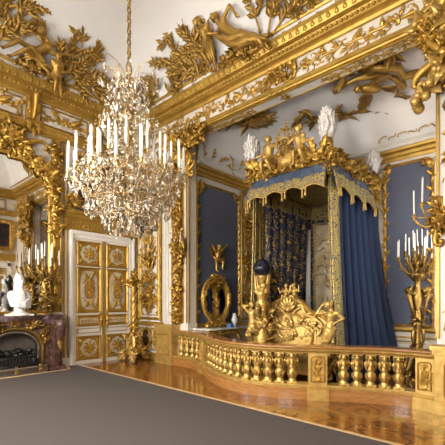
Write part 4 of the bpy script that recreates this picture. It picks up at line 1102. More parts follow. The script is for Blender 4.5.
bb = MB(); box(bb, -.06, .06, -.05, .05, 0, .09); box(bb, -.064, .064, -.054, .054, .07, .085); o = bb.build('trinket_box', 'bluebox'); o.location = (6.74, 5.82, .862); tag(o, 'small blue enamel box on the marble console, in front of the dressing mirror', 'box')
bb = MB(); lathe(bb, [(.045, 0), (.05, .02), (.025, .05), (.07, .12), (.085, .18), (.05, .24), (.055, .28)], 16); ball(bb, (0, 0, .29), .05, 10, 8); o = bb.build('porcelain_jar', 'porcelain'); o.location = (7.02, 5.93, .862); tag(o, 'small white porcelain jar on the marble console beside the dressing mirror', 'jar')

# ================================================================== FIREPLACE
FP = thing('fireplace', 'mauve marble fireplace with gilded mounts and an arched hearth opening', 'fireplace', (2.62, YA, 0)); F0 = WA(0, 0, 0)
def serp(w, d, n=24):
    P = []
    for i in range(n + 1):
        a = i / n * 2 - 1; P.append((a * w, d * (.80 + .20 * math.cos(a * PI * 1.6) * (1 if abs(a) < .62 else .6) - (.0 if abs(a) < .9 else .10))))
    return P
def slab(mb, P, z0, z1, M=None):
    k = len(P); Q = [(x, -y) for x, y in P] + [(P[-1][0], 0), (P[0][0], 0)]; k = len(Q)
    mb.add([(x, y, z0) for x, y in Q] + [(x, y, z1) for x, y in Q], [tuple(range(k))[::-1], tuple(range(k, 2 * k))] + [(i, (i + 1) % k, k + (i + 1) % k, k + i) for i in range(k)], M, False)
m = MB(); slab(m, serp(1.03, .56), 1.16, 1.205); slab(m, serp(1.0, .53), 1.13, 1.16); slab(m, serp(.97, .50), 1.10, 1.13); m.build('mantel_shelf', 'marble', FP)
m = MB(); hw, hs, hr = .50, .52, .40   # opening half width, spring height, rise
arc_ = [(hw * math.cos(t), hs + hr * math.sin(t)) for t in np.linspace(0, PI, 21)]
inn = [(hw, 0)] + arc_ + [(-hw, 0)]; outp = [(.68, 0)] + [(.68, hs * .5 + .6 * min(1, i / 5)) if i < 6 else ((.68 - 1.36 * (i - 5) / 10, 1.10) if i < 16 else (-.68, 1.10 - .84 * (i - 15) / 6)) for i in range(21)] + [(-.68, 0)]
outp = [(.68, 0)] + [(max(-.68, min(.68, 1.6 * math.cos(t))), min(1.10, hs + 1.6 * math.sin(t))) for t in np.linspace(0, PI, 21)] + [(-.68, 0)]
vs = [(x, -.40, z) for x, z in inn] + [(x, -.40, z) for x, z in outp] + [(x, -.05, z) for x, z in inn]; k = len(inn)
m.add(vs, [(i, i + 1, k + i + 1, k + i) for i in range(k - 1)] + [(i + 1, i, 2 * k + i, 2 * k + i + 1) for i in range(k - 1)], None, False); m.build('surround', 'marble', FP)
for sg in (1, -1):
    m = MB()
    box(m, min(sg * .68, sg * .74), max(sg * .68, sg * .74), -.42, 0, 0, 1.10)
    P = [(.80, .0), (.80, .12), (.78, .16), (.76, .5), (.79, .75), (.86, .95), (.90, 1.05), (.90, 1.10)]
    for x0, x1, d in ((.72, .82, .46), (.82, .96, .38)): box(m, min(sg * x0, sg * x1), max(sg * x0, sg * x1), -d, 0, 0, 1.10)
    box(m, min(sg * .70, sg * .98), max(sg * .70, sg * .98), -.48, 0, 0, .12)
    Mj = F0 @ TR(sg * .86, 0, .36)
    strip(m, [(0, .12, .02), (0, .4, .02), (sg * .0, .65, .05), (sg * .02, .85, .13), (sg * .02, 1.0, .16), (0, 1.1, .12)], [.06, .05, .07, .10, .11, .09], .08, Mj)
    tube(m, [(sg * .98, -.36, 1.02), (sg * .98, -.20, 1.02)], .07, 12); tube(m, [(sg * .97, -.38, .78), (sg * .97, -.2, .78)], .06, 12)
    j = m.build('jamb', 'marble', FP)
    m = MB(); clump(m, (0, .95, .10), (.07, .1, .05), 20, R0, .12, .07, 0, .03, (0, 0, 1), Mj); rosette(m, F0 @ TR(sg * .98, 1.02, .37), 0, 0, .06); leaf(m, Mj @ TR(0, 0, .1), 0, .7, -PI / 2, .3, .12, 0); box(m, min(sg * .745, sg * .755), max(sg * .745, sg * .755), -.47, -.46, .14, 1.06)
    for z in (.2, .5): rosette(m, Mj @ TR(0, 0, .07), 0, z, .05)
    m.build('gilded_mount', 'bronze', j)
m = MB(); Mf = F0 @ TR(0, 0, .40)
strip(m, [(x * 1.06, hs + (z - hs) * 1.08) for x, z in [(hw, 0.0)] + arc_ + [(-hw, 0)]], .035, .05, Mf)
for sg in (1, -1):
    Ms = Mf @ Matrix.Diagonal((sg, 1, 1, 1))
    pframe(m, [(.58, .95), (.64, .95), (.64, .3), (.57, .3), (.57, .62)], .02, .02, Ms)
    for q in range(7): sprig(m, Ms, .46 + .02 * q, .86 - .04 * q, R0.uniform(-.5, 1.2), .22, R0, 5, R0.uniform(-2, 2)); 
    scroll(m, Ms, .42, 1.0, .2, .3, 'S', 1, .08); scroll(m, Ms, .18, 1.02, -.2, .28, 'C', 1, .08); clump(m, (.56, .75, .01), (.09, .14, .04), 26, R0, .11, .06, 0, .03, (0, 0, 1), Ms)
    clump(m, (.34, 1.0, .03), (.14, .06, .05), 26, R0, .12, .07, 2, .02, (0, 0, 1), Ms)
shell(m, Mf, 0, 1.0, .16); m.build('gilded_mount', 'bronze', FP)
m = MB(); strip(m, [(x * .93, hs + (z - hs) * .90) for x, z in [(hw, .08)] + arc_ + [(-hw, .08)]], .045, .03, F0 @ TR(0, 0, .37)); m.build('steel_arch', 'steel', FP)
m = MB(); k = len(inn); m.add([(x, -.06, z) for x, z in inn], [tuple(range(k))], None, False); box(m, -hw, hw, -.4, -.06, -.0, .06); m.build('firebox', 'soot', FP)
m = MB(); r = random.Random(3)
for q in range(26): ball(m, (r.uniform(-.36, .36), -.2 + r.uniform(-.05, .05), .40 + r.uniform(0, .10)), (r.uniform(.05, .09), .06, r.uniform(.03, .06)), 7, 5)
for x in np.linspace(-.42, .42, 15): tube(m, [(x, -.30, .16), (x, -.32, .36)], .012, 6)
for z in (.18, .34): tube(m, [(-.44, -.32, z), (.44, -.32, z)], .016, 6)
box(m, -.44, .44, -.28, -.1, .30, .38)
for x in (-.4, .4): tube(m, [(x, -.3, 0.06), (x, -.3, .4)], .025, 8); ball(m, (x, -.3, .42), .035, 8, 6)
m.build('grate', 'iron', FP)
m = MB(); pf = [(-.62, -.05), (-.62, -.46), (-.5, -.49), (0, -.50), (.5, -.49), (.62, -.46), (.62, -.05)]
m.add([(x, y, z) for z in (0.0, .15) for x, y in pf], [(i, i + 1, i + 8, i + 7) for i in range(6)], None, False); tube(m, [(x, y, .155) for x, y in pf], .016, 6); tube(m, [(x, y, .02) for x, y in pf], .016, 6)
fn = m.build('fender', 'steel', FP); sd = fn.modifiers.new('thickness', 'SOLIDIFY'); sd.thickness = .012
m = MB()
for x in (-.45, 0, .45): ball(m, (x, -.49, .18), .03, 8, 6); rosette(m, F0 @ TR(x, .09, .50), 0, 0, .05)
m.build('fender_boss', 'bronze', fn)

# ================================================================== MIRROR OVER THE MANTEL
MI = thing('mantel_mirror', 'tall wall mirror in a gilded rococo frame above the fireplace', 'mirror', (2.62, YA - .005, 1.25))
def mirror_outline(hw_, h, k=1.0):
    P = [(-hw_, 0), (hw_, 0), (hw_, h - .55)]
    for i in range(1, 25):
        a = PI * i / 25; x = hw_ * math.cos(a); P.append((x, h - .55 + .55 * math.sin(a) ** .8 + .05 * math.sin(5 * a)))
    P.append((-hw_, h - .55)); return P
PO = mirror_outline(.84, 3.35); m = MB(); m.add([(x, y, .012) for x, y in PO], [tuple(range(len(PO)))], F0, False); m.build('mirror_glass', 'mirror', MI)
m = MB(); pframe(m, PO, .07, .07, F0)
for sg in (1, -1):
    box(m, min(sg * .88, sg * 1.08), max(sg * .88, sg * 1.08), -.06, 0, -.0, 3.88)
    for dx in (.90, 1.06): strip(m, [(sg * dx, .02, .06), (sg * dx, 3.86, .06)], .025, .03, F0)
mf = m.build('mirror_frame', 'gold_flat', MI)
m = MB(); r = random.Random(66)
for i in range(3, 28):
    x, y = PO[i][0], PO[i][1]
    clump(m, (x, y + .06, .05), (.08, .09, .04), 6, r, .13, .08, 0, .03, (0, 0, 1), F0)
    leaf(m, F0 @ TR(0, 0, .06), x, y, math.atan2(y - 2.7, x) + (.5 if i % 2 else -.5), .26, .13, (-.8 if i % 2 else .8))
    scroll(m, F0 @ TR(0, 0, .07), x, y, r.uniform(0, 6), .34, r.choice('CS'), 1, .08)
for sg in (1, -1):
    Ms = F0 @ Matrix.Diagonal((sg, 1, 1, 1))
    for q in range(12): leaf(m, Ms @ TR(0, 0, .06), .98, .1 + .26 * q, PI / 2 + (.35 if q % 2 else -.35), .26, .11, 0, .25)
    for z, n_ in ((2.75, 20), (3.15, 20), (3.55, 24), (2.3, 16), (1.9, 12)): clump(m, (.93, z, .09), (.13, .2, .07), n_, r, .17, .1, 3, .035, (0, 0, 1), Ms)
    scroll(m, Ms @ TR(0, 0, .1), .75, 3.15, .8, .5, 'S', 1, .08); scroll(m, Ms @ TR(0, 0, .1), .45, 3.5, .1, .6, 'C', 1, .08)
clump(m, (0, 3.62, .09), (.34, .24, .1), 70, r, .22, .12, 6, .045, (0, 0, 1), F0); shell(m, F0 @ TR(0, 0, .14), 0, 3.55, .3)
ball(m, (0, 3.6, .16), (.1, .13, .09), 12, 9, F0)
m.build('crest_carving', 'gold', mf)

# ================================================================== BUST, CANDELABRA, CANDLES
BU = thing('portrait_bust', 'white porcelain bust of a draped figure on the mantel shelf', 'bust', (2.72, 7.98, 1.205))
mb = MB(); _cap(mb, (0, 0, .33), (0, 0, .44), .19, .16)
for sg in (1, -1): _cap(mb, (0, 0, .42), (sg * .18, .02, .42), .13, .09)
_cap(mb, (0, 0, .5), (.0, -.015, .64), .07, .062)
H = V((0, -.02, .72)); ball(mb, H, (.10, .11, .125), 16, 12); ball(mb, H + V((.0, -.045, -.05)), .07, 12, 9); fd = V((.25, -1, 0)).normalized(); sd_ = V((1, .25, 0)).normalized()
ball(mb, H + fd * .115 - V((0, 0, .015)), .022, 8, 6); ball(mb, H + fd * .1 - V((0, 0, .06)), .024, 8, 6); ball(mb, H + fd * .085 - V((0, 0, .1)), .03, 8, 6)
for sg in (1, -1): ball(mb, H + fd * .09 + sd_ * sg * .042 + V((0, 0, .03)), .022, 8, 6); ball(mb, H + fd * .08 + sd_ * sg * .045 - V((0, 0, .035)), .033, 8, 6); ball(mb, H + sd_ * sg * .1, .025, 8, 6)
r = random.Random(12)
for q in range(46):
    d = rdir(r); d = d - fd * max(0, d.dot(fd) + .2) * 1.3
    if d.z < -.75: continue
    d.normalize(); ball(mb, H + V((d.x * .105, d.y * .115, d.z * .125 + .01)), r.uniform(.026, .042), 8, 6)
for sg in (1, -1):
    for q in range(4): ball(mb, H + sd_ * sg * (.09 + .01 * q) - fd * .03 - V((0, 0, .1 + .06 * q)), .036, 8, 6)
for q in range(5): tube(mb, [(-.28 + .02 * q, .02, .40 - .05 * q), (-.12, -.17 - .012 * q, .30 - .03 * q), (.06, -.2, .27 - .025 * q), (.22, -.10, .36 - .05 * q), (.27, .03, .42 - .05 * q)], .022, 8)
mb.v = [(x * .8, y * .9, .24 + (z - .24) * .97) for x, y, z in mb.v]
b = mb.build('sculpted_figure', 'porcelain', None)
md = b.modifiers.new('r', 'REMESH'); md.mode = 'VOXEL'; md.voxel_size = .009; md.use_smooth_shade = True; sm = b.modifiers.new('s', 'SMOOTH'); sm.iterations = 4
me = bpy.data.meshes.new_from_object(b.evaluated_get(bpy.context.evaluated_depsgraph_get())); b.modifiers.clear(); b.data = me; b.parent = BU
me.polygons.foreach_set('use_smooth', [True] * len(me.polygons))
m = MB(); lathe(m, [(.20, 0), (.205, .03), (.19, .045), (.15, .06), (.10, .09), (.085, .13), (.10, .17), (.14, .20), (.13, .24)], 20); box(m, -.22, .22, -.16, .16, 0, .035); m.build('socle', 'porcelain', BU)

CND = [(.0115, 0), (.0125, .02), (.0115, .04), (.0105, .95), (.007, .985), (.002, 1)]
def candle_mesh(L, k=1.0):
    m = MB(); lathe(m, [(r_ * k, z * L) for r_, z in CND], 9); tube(m, [(0, 0, L - .005), (0, 0, L + .012)], .0015, 5); return m
def add_candle(proto, L, parent, loc, k=1.0):
    key = (round(L, 3), k)
    if key not in proto: o = candle_mesh(L, k).build('candle', 'candle', parent); proto[key] = o
    else: o = proto[key].copy(); COL.objects.link(o); o.parent = parent
    o.location = loc; o.rotation_euler = (R0.uniform(-.03, .03), R0.uniform(-.03, .03), 0); return o
PRO = {}
CUP = [(.012, -.05), (.02, -.03), (.012, -.015), (.035, 0), (.038, .006), (.018, .01), (.022, .035), (.016, .04)]
def arm_pts(p0, p1, sag=.12, n=10, up=.1):
    p0, p1 = V(p0), V(p1); P = []
    for i in range(n + 1):
        t = i / n; q = p0.lerp(p1, t); q.z = p0.z + (p1.z - p0.z) * t ** 2.2 - sag * math.sin(PI * t) * (1 - .2 * t); P.append(q)
    return P

# mantel candelabrum
def candelabrum(name, label, loc, H, R, tiers, stem_fn, L=.34, mat='bronze', group=None, rz=0, sy=1.0):
    t = thing(name, label, 'candelabrum', loc, rz, group); m = stem_fn(); m.build('stem', mat, t)
    r = random.Random(name + label)
    for (n_, rr, zc, off, z0) in tiers:
        for k in range(n_):
            a = 2 * PI * k / n_ + off; p1 = V((rr * math.cos(a), rr * math.sin(a) * sy, zc + r.uniform(-.03, .03)))
            m = MB(); P = arm_pts((.03 * math.cos(a), .03 * math.sin(a), z0), p1, .10); tube(m, P, [.016 - .006 * i / 10 for i in range(11)], 7)
            lathe(m, CUP, 10, TR(p1.x, p1.y, p1.z + .03)); q = P[5]
            for s_ in (1, -1): leaf3(m, q, (math.cos(a), math.sin(a), .6 * s_), (0, 0, 1), .11, .05, 1.2 * s_)
            leaf3(m, P[7], (math.cos(a), math.sin(a), -.4), (0, 0, -1), .12, .06, -1)
            ar = m.build('branch', mat, t); add_candle(PRO, L, ar, (p1.x, p1.y, p1.z + .045))
    return t
def mantel_stem():
    m = MB(); r = random.Random(5); lathe(m, [(.15, 0), (.155, .03), (.11, .05), (.07, .12), (.05, .2), (.06, .3), (.075, .45), (.05, .6), (.06, .7), (.04, .85), (.05, .95), (.025, 1.02)], 14)
    clump(m, (0, 0, .32), (.10, .10, .26), 60, r, .15, .08, 0); clump(m, (0, 0, .05), (.14, .14, .05), 30, r, .12, .08, 0); clump(m, (0, 0, .78), (.09, .09, .12), 44, r, .14, .08, 0); m.clamp(2, .002, 9); return m
candelabrum('mantel_candelabrum', 'gilt bronze candelabrum with tall white candles on the mantel beside the white bust', (3.22, 7.99, 1.205), 1.1, .33, ((8, .33, .98, .2, .80), (5, .18, 1.12, .5, .9), (1, .0, 1.2, 0, 1.0)), mantel_stem, .34, sy=.45)

# tall standing torchere in the alcove
def torch_stem():
    m = MB(); r = random.Random(6)
    lathe(m, [(.12, .12), (.1, .2), (.06, .4), (.075, .6), (.05, .75), (.06, 1.0), (.08, 1.2), (.055, 1.35), (.10, 1.5), (.11, 1.62), (.07, 1.75), (.05, 1.84), (.09, 1.92), (.17, 2.0), (.18, 2.02), (.05, 2.06), (.04, 2.3), (.02, 2.42)], 18)
    for k in range(3):
        a = k * 2 * PI / 3 + .4; c, s = math.cos(a), math.sin(a)
        tube(m, [(.07 * c, .07 * s, .45), (.16 * c, .16 * s, .36), (.2 * c, .2 * s, .2), (.3 * c, .3 * s, .06), (.36 * c, .36 * s, .03)], [.05, .06, .05, .045, .05], 10)
        tube(m, [(.07 * c, .07 * s, 1.15), (.14 * c, .14 * s, 1.4), (.20 * c, .20 * s, 1.62), (.22 * c, .22 * s, 1.72), (.16 * c, .16 * s, 1.76), (.13 * c, .13 * s, 1.68)], [.03, .04, .055, .055, .045, .03], 10)
        clump(m, (.19 * c, .19 * s, 1.66), (.06, .06, .09), 18, r, .12, .07, 0); clump(m, (.3 * c, .3 * s, .08), (.07, .07, .05), 12, r, .12, .07, 0)
        tube(m, [(.05 * c, .05 * s, 1.0), (.10 * c, .10 * s, .9), (.11 * c, .11 * s, .75), (.07 * c, .07 * s, .6)], [.02, .035, .035, .02], 8)
    clump(m, (0, 0, 1.15), (.08, .08, .18), 36, r, .14, .08, 0); clump(m, (0, 0, .55), (.09, .09, .14), 30, r, .14, .08, 0); clump(m, (0, 0, 2.25), (.10, .10, .16), 50, r, .15, .08, 0)
    for k in range(12): leaf3(m, (.08 * math.cos(k * .52), .08 * math.sin(k * .52), 1.9), (math.cos(k * .52), math.sin(k * .52), 1.2), (math.cos(k * .52), math.sin(k * .52), 0), .14, .07, -.6)
    return m
candelabrum('torchere', 'tall gilded floor torchere with many white candles standing beside the bed curtain', (7.9, 1.96, 0), 2.5, .4, ((9, .37, 2.30, .2, 2.10), (7, .24, 2.42, .5, 2.2), (3, .09, 2.50, .3, 2.3)), torch_stem, .36, 'bronze')

# carved candlestand by the door
CS = thing('candlestand', 'tall gilded tripod candlestand with cross shaped top, standing between door and alcove pilaster', 'candlestand', (5.25, 7.72, 0))
m = MB(); r = random.Random(9)
for k in range(3):
    a = k * 2 * PI / 3 - 2.2; c, s = math.cos(a), math.sin(a)
    tube(m, [(.08 * c, .08 * s, .72), (.14 * c, .14 * s, .60), (.13 * c, .13 * s, .42), (.2 * c, .2 * s, .25), (.30 * c, .30 * s, .12), (.36 * c, .36 * s, .05), (.42 * c, .42 * s, .06), (.43 * c, .43 * s, .13), (.38 * c, .38 * s, .15)], [.05, .06, .065, .07, .07, .055, .045, .035, .025], 10)
    clump(m, (.24 * c, .24 * s, .24), (.08, .08, .1), 22, r, .17, .1, 0); clump(m, (.13 * c, .13 * s, .56), (.06, .06, .1), 16, r, .14, .08, 0)
m.build('tripod_base', 'gold_bright', CS)
m = MB(); lathe(m, [(.12, .16), (.17, .22), (.12, .34), (.08, .5), (.12, .62), (.07, .72), (.05, .8), (.075, .88), (.04, .95), (.05, 1.1), (.065, 1.3), (.045, 1.45), (.06, 1.55), (.035, 1.65), (.055, 1.8), (.07, 1.86), (.04, 1.92), (.05, 2.0)], 14)
for q in range(5): tube(m, [(.065 * math.cos(t + q * 1.26), .065 * math.sin(t + q * 1.26), .95 + .14 * t) for t in np.arange(0, 6, .5)], .016, 6)
clump(m, (0, 0, .84), (.08, .08, .1), 26, r, .13, .07, 0); m.build('shaft', 'gold', CS)
m = MB(); clump(m, (0, 0, 1.98), (.1, .1, .1), 40, r, .14, .08, 0); clump(m, (0, 0, 2.16), (.05, .05, .12), 26, r, .12, .06, 0)
for a in (0.74, .74 + PI, .74 + PI / 2, .74 - PI / 2):
    c, s = math.cos(a), math.sin(a); tube(m, [(0, 0, 1.92), (.14 * c, .14 * s, 1.90), (.27 * c, .27 * s, 1.95)], [.035, .03, .02], 8); lathe(m, [(.02, -.04), (.05, 0), (.055, .03), (.02, .04), (.03, .09), (.012, .1)], 10, TR(.27 * c, .27 * s, 1.98)); leaf3(m, (.12 * c, .12 * s, 1.92), (c, s, .8), (0, 0, 1), .16, .09, .8)
m.build('cross_arms', 'gold', CS)
OV = thing('oval_shield', 'dark oval shield in a gilded wreath low on the wall behind the candlestand', 'wall ornament', (5.775, 7.86, .55))
m = MB(); Mo = wallM((0, 0, 0), (0, -1, 0), (-1, 0, 0)); P = [(.15 * math.cos(t), .21 * math.sin(t)) for t in np.arange(0, 2 * PI, .2)]
pframe(m, P, .09, .06, Mo)
for t in np.arange(0, 2 * PI, .3): leaf(m, Mo @ TR(0, 0, .03), .16 * math.cos(t), .22 * math.sin(t), t + 1.1, .14, .08, .8)
m.build('wreath', 'gold', OV); m = MB(); ball(m, (0, 0, .055), (.14, .2, .05), 20, 10, Mo); m.build('boss', 'dado_oval', OV)

# wall sconces
def sconce(M4, label, seed, n=3, R=.24, L=.26):
    t = thing('wall_sconce', label, 'sconce', (0, 0, 0), 0); t.matrix_world = M4 @ Matrix.Rotation(-PI / 2, 4, 'X') if False else Matrix.Translation(M4.translation)
    Rm = M4.to_3x3().to_4x4(); r = random.Random(seed)
    m = MB(); scroll(m, Rm @ TR(0, 0, .02), 0, -.1, PI / 2, .5, 'S', 1, .09); scroll(m, Rm @ TR(0, 0, .02), 0, .12, -PI / 2, .4, 'C', 1, .09); clump(m, (0, 0, .05), (.08, .22, .05), 34, r, .16, .09, 0, .03, (0, 0, 1), Rm); m.build('back_plate', 'gold', t)
    for k in range(n):
        a = -.9 + 1.8 * k / max(1, n - 1); c = V((math.sin(a) * R, .04 + .10 * (k % 2), .05 + math.cos(a) * R)); P = []
        for i in range(9):
            u = i / 8; P.append(Rm @ V((c.x * u, c.y * u ** 2 - .1 * math.sin(PI * u), .04 + (c.z - .04) * u)))
        m = MB(); tube(m, P, [.017 - .006 * i / 8 for i in range(9)], 7); e = P[-1]; lathe(m, CUP, 10, TR(e.x, e.y, e.z + .03))
        for i in (3, 6): leaf3(m, P[i], rdir(r) + V((0, 0, .4)), (0, 0, 1), .13, .06, 1); leaf3(m, P[i], rdir(r) - V((0, 0, .2)), (0, 0, 1), .11, .06, -1)
        ar = m.build('branch', 'gold', t); add_candle(PRO, L, ar, (e.x, e.y, e.z + .045))
    return t
sconce(WB(7.76, 2.62), 'gilded three branch sconce with candles on the narrow carved panel right of the door', 1)
sconce(WB(6.44, 2.72, XB - .09), 'gilded three branch sconce with candles on the far alcove pilaster', 2)
sconce(WB(1.13, 2.62, XB - .03) @ Matrix.Rotation(-.5, 4, 'Y'), 'gilded three branch sconce with candles reaching out from the near pilaster, above the torchere', 3, 3, .30, .36)

# ================================================================== CHANDELIER
CH = thing('chandelier', 'large crystal chandelier with tiers of white candles hanging on a gilded chain', 'chandelier', (2.58, 3.89, 2.36)); z0 = -2.4
r = random.Random(101)
m = MB()
for k in range(46):
    z = 7.45 - .066 * k + z0
    if z < 4.50 + z0: break
    P = [(.022 * math.cos(t), 0, z + .042 * math.sin(t)) if k % 2 else (0, .022 * math.cos(t), z + .042 * math.sin(t)) for t in np.arange(0, 2 * PI, .5)]
    tube(m, P, .010, 6, None, True)
lathe(m, [(.11, 7.5 + z0), (.13, 7.47 + z0), (.05, 7.42 + z0), (.02, 7.40 + z0)][::-1], 14); m.build('chain', 'bronze', CH)
m = MB(); tube(m, [(.035 * math.cos(t), .0, 4.42 + .085 * math.sin(t) + z0) for t in np.arange(0, 2 * PI, .3)], .012, 7, None, True)
tube(m, [(0, 0, 4.36 + z0), (0, 0, 2.6 + z0)], .018, 8)
lathe(m, [(.02, 2.52), (.03, 2.6), (.02, 2.75), (.035, 2.9), (.02, 3.0), (.05, 3.1), (.03, 3.3), (.03, 3.6), (.06, 3.75), (.03, 3.9), (.05, 4.1), (.09, 4.2), (.03, 4.3)], 12, TR(0, 0, z0))
for R_, z in ((.62, 2.98), (.46, 3.14), (.5, 2.74), (.32, 2.56)): tube(m, [(R_ * math.cos(t), R_ * math.sin(t), z + z0) for t in np.arange(0, 2 * PI, .16)], .003, 6, None, True)
m.build('frame', 'ormolu', CH)
tiers = [(16, .68, 3.04, 0, 2.90), (12, .50, 3.13, .2, 2.95), (8, .32, 3.27, .1, 3.05)]
for n_, R_, zc, off, zb in tiers:
    for k in range(n_):
        a = 2 * PI * k / n_ + off; zz = zc + r.uniform(-.03, .05); rr = R_ + r.uniform(-.03, .03); p1 = V((rr * math.cos(a), rr * math.sin(a), zz + z0))
        m = MB(); P = arm_pts((.06 * math.cos(a), .06 * math.sin(a), zb + z0), p1, .13); tube(m, P, .0065, 6); lathe(m, CUP, 9, TR(p1.x, p1.y, p1.z + .03) @ Matrix.Diagonal((.8, .8, 1, 1))); ar = m.build('arm', 'ormolu', CH)
        add_candle(PRO, .33, ar, (p1.x, p1.y, p1.z + .045), 1.5)
tops = []
for k in range(14):
    a = 2 * PI * k / 14 + .1; R_ = .30 + .06 * (k % 2); zt = 4.30 + .12 * (k % 2); c, s = math.cos(a), math.sin(a)
    m = MB(); P = [(.04 * c, .04 * s, 3.85 + z0), (.10 * c, .10 * s, 4.15 + z0), (.17 * c, .17 * s, zt + z0), (R_ * .85 * c, R_ * .85 * s, zt + .02 + z0), (R_ * c, R_ * s, zt - .05 + z0), (R_ * .94 * c, R_ * .94 * s, zt - .09 + z0)]
    tube(m, P, [.006, .006, .005, .005, .004, .004], 6); m.build('top_wire', 'ormolu', CH); tops.append((R_ * c, R_ * s, zt - .10))
def drop_mesh(kind, s):
    m = MB(); n = 8
    if kind == 0: lathe(m, [(.001, -1.7 * s), (.32 * s, -1.35 * s), (.46 * s, -1.05 * s), (.22 * s, -.3 * s), (.001, 0)], n, Matrix.Diagonal((1, .6, 1, 1)), smooth=False)
    elif kind == 1: lathe(m, [(.001, -.95 * s), (.42 * s, -.5 * s), (.42 * s, -.42 * s), (.001, 0)], n, Matrix.Diagonal((1, .5, 1, 1)), smooth=False)
    else: lathe(m, [(.001, -.5 * s), (.2 * s, -.42 * s), (.26 * s, -.25 * s), (.2 * s, -.08 * s), (.001, 0)], 6, smooth=False)
    return m
spots = []
for (R_, z, n_, s) in ((.70, 3.06, 26, .075), (.62, 2.96, 30, .085), (.5, 2.73, 26, .085), (.32, 2.55, 18, .085), (.16, 2.48, 8, .09), (.46, 3.12, 20, .07)):
    for k in range(n_): a = 2 * PI * k / n_ + r.uniform(-.05, .05); spots.append((R_ * math.cos(a) * r.uniform(.94, 1.05), R_ * math.sin(a) * r.uniform(.94, 1.05), z + r.uniform(-.03, .03), s, r.choice((0, 0, 1))))
for p in tops: spots.append((p[0], p[1], p[2], .065, 0))
spots.sort(key=lambda p: p[0] + p[1])          # those facing the camera first
DP = {}
for i, (x, y, z, s, kd) in enumerate(spots[:96]):
    key = (kd, s)
    if key not in DP: o = drop_mesh(kd, s).build('crystal_pendant', 'crystal', CH); DP[key] = o
    else: o = DP[key].copy(); COL.objects.link(o); o.parent = CH
    o.location = (x, y, z + z0); o.rotation_euler = (r.uniform(-.1, .1), r.uniform(-.1, .1), r.uniform(0, 6))
m = MB()
def put(x, y, z, s, kd):
    d = drop_mesh(kd, s); Mq = TR(x, y, z + z0) @ Matrix.Rotation(r.uniform(0, 6), 4, 'Z') @ Matrix.Rotation(r.uniform(-.15, .15), 4, 'X'); m.add(d.v, d.f, Mq, False)
for (x, y, z, s, kd) in spots[96:]: put(x, y, z, s, kd)
for k in range(950):     # cascades on the upper stem and in the basket
    t = r.random()
    if k < 350: z = 3.35 + .95 * t; R_ = (.14 + .20 * math.sin(PI * t) ** .6) * r.uniform(.45, 1)
    else: z = 2.5 + .72 * t; R_ = (.2 + .48 * t ** .7) * r.uniform(.45, 1.05)
    a = r.uniform(0, 2 * PI); put(R_ * math.cos(a), R_ * math.sin(a), z, r.uniform(.06, .105), r.choice((0, 1, 1, 2)))
for R_a, za, R_b, zb in ((.34, 3.78, .62, 2.99), (.62, 2.98, .5, 2.75), (.5, 2.73, .32, 2.57)):   # swags of beads
    for k in range(22):
        a = 2 * PI * k / 22
        for i in range(9):
            u = i / 9; R_ = R_a + (R_b - R_a) * u ** .7; put(R_ * math.cos(a), R_ * math.sin(a), za + (zb - za) * u, .045, 2)
cs = m.build('crystal_cascade', 'crystal', CH, kind='stuff')

# ================================================================== GILDED STUCCO ON THE CEILING COVE
def tilt(M, a): return M @ Matrix.Rotation(a, 4, 'X')
GA = thing('stucco_figure_group', 'gilded winged figure reclining with a child between stucco trees on the cornice above the fireplace', 'stucco figures', (3.0, 7.95, 6.2))
Ma = tilt(wallM((0, 0, 0), (1, 0, 0), (0, -1, 0)), .32)
figure('reclining_figure', 'gold_stucco', GA, (-.06, .36, .02), (.17, .58, .04), (.0, .80, .10), (-.42, .86, .02), (.72, .66, .08), (-.62, .20, .10), (-.50, .10, .16), .76, (.5, -.75, .2), (-.3, .2, 1), 1.0, (-.2, .3, .4), (0, .6, 0), (0, .8, .4), (0, .5, .6), Ma, .013)
figure('child_figure', 'gold_stucco', GA, (.36, .10, .16), (.34, .30, .20), (.31, .46, .26), (.14, .20, .24), (.56, .26, .22), (.34, -.20, .24), (.50, -.26, .22), .56, (1, 0, 0), (-.2, -.2, 1), 1.3, (0, -1, 0), (0, -1, 0), (0, 0, 1), (0, 0, 1), Ma, .012)
m = MB(); r = random.Random(71)
for q in range(9): leaf3(m, Ma @ V((.10 - .012 * q, .62 + .01 * q, -.03)), Ma.to_3x3() @ V((-.05 - .09 * q, 1 - .05 * q, 0)), Ma.to_3x3() @ V((0, 0, 1)), .46 - .02 * q, .11, .15)
m.build('wing', 'gold_stucco', GA)
m = MB()
for q in range(5): tube(m, [Ma @ V((x + q * .02, y - q * .035, .10 + .03 * math.sin(q + i))) for i, (x, y) in enumerate([(-.3, .30), (-.15, .42), (0, .34), (.12, .28), (.2, .15)])], [.02, .04, .05, .04, .015], 8)
clump(m, Ma @ V((.0, .12, -.03)), (.42, .08, .12), 70, r, .14, .085, 0); clump(m, Ma @ V((.45, .03, -.02)), (.22, .08, .12), 40, r, .14, .085, 0); m.build('drapery', 'gold_stucco', GA)

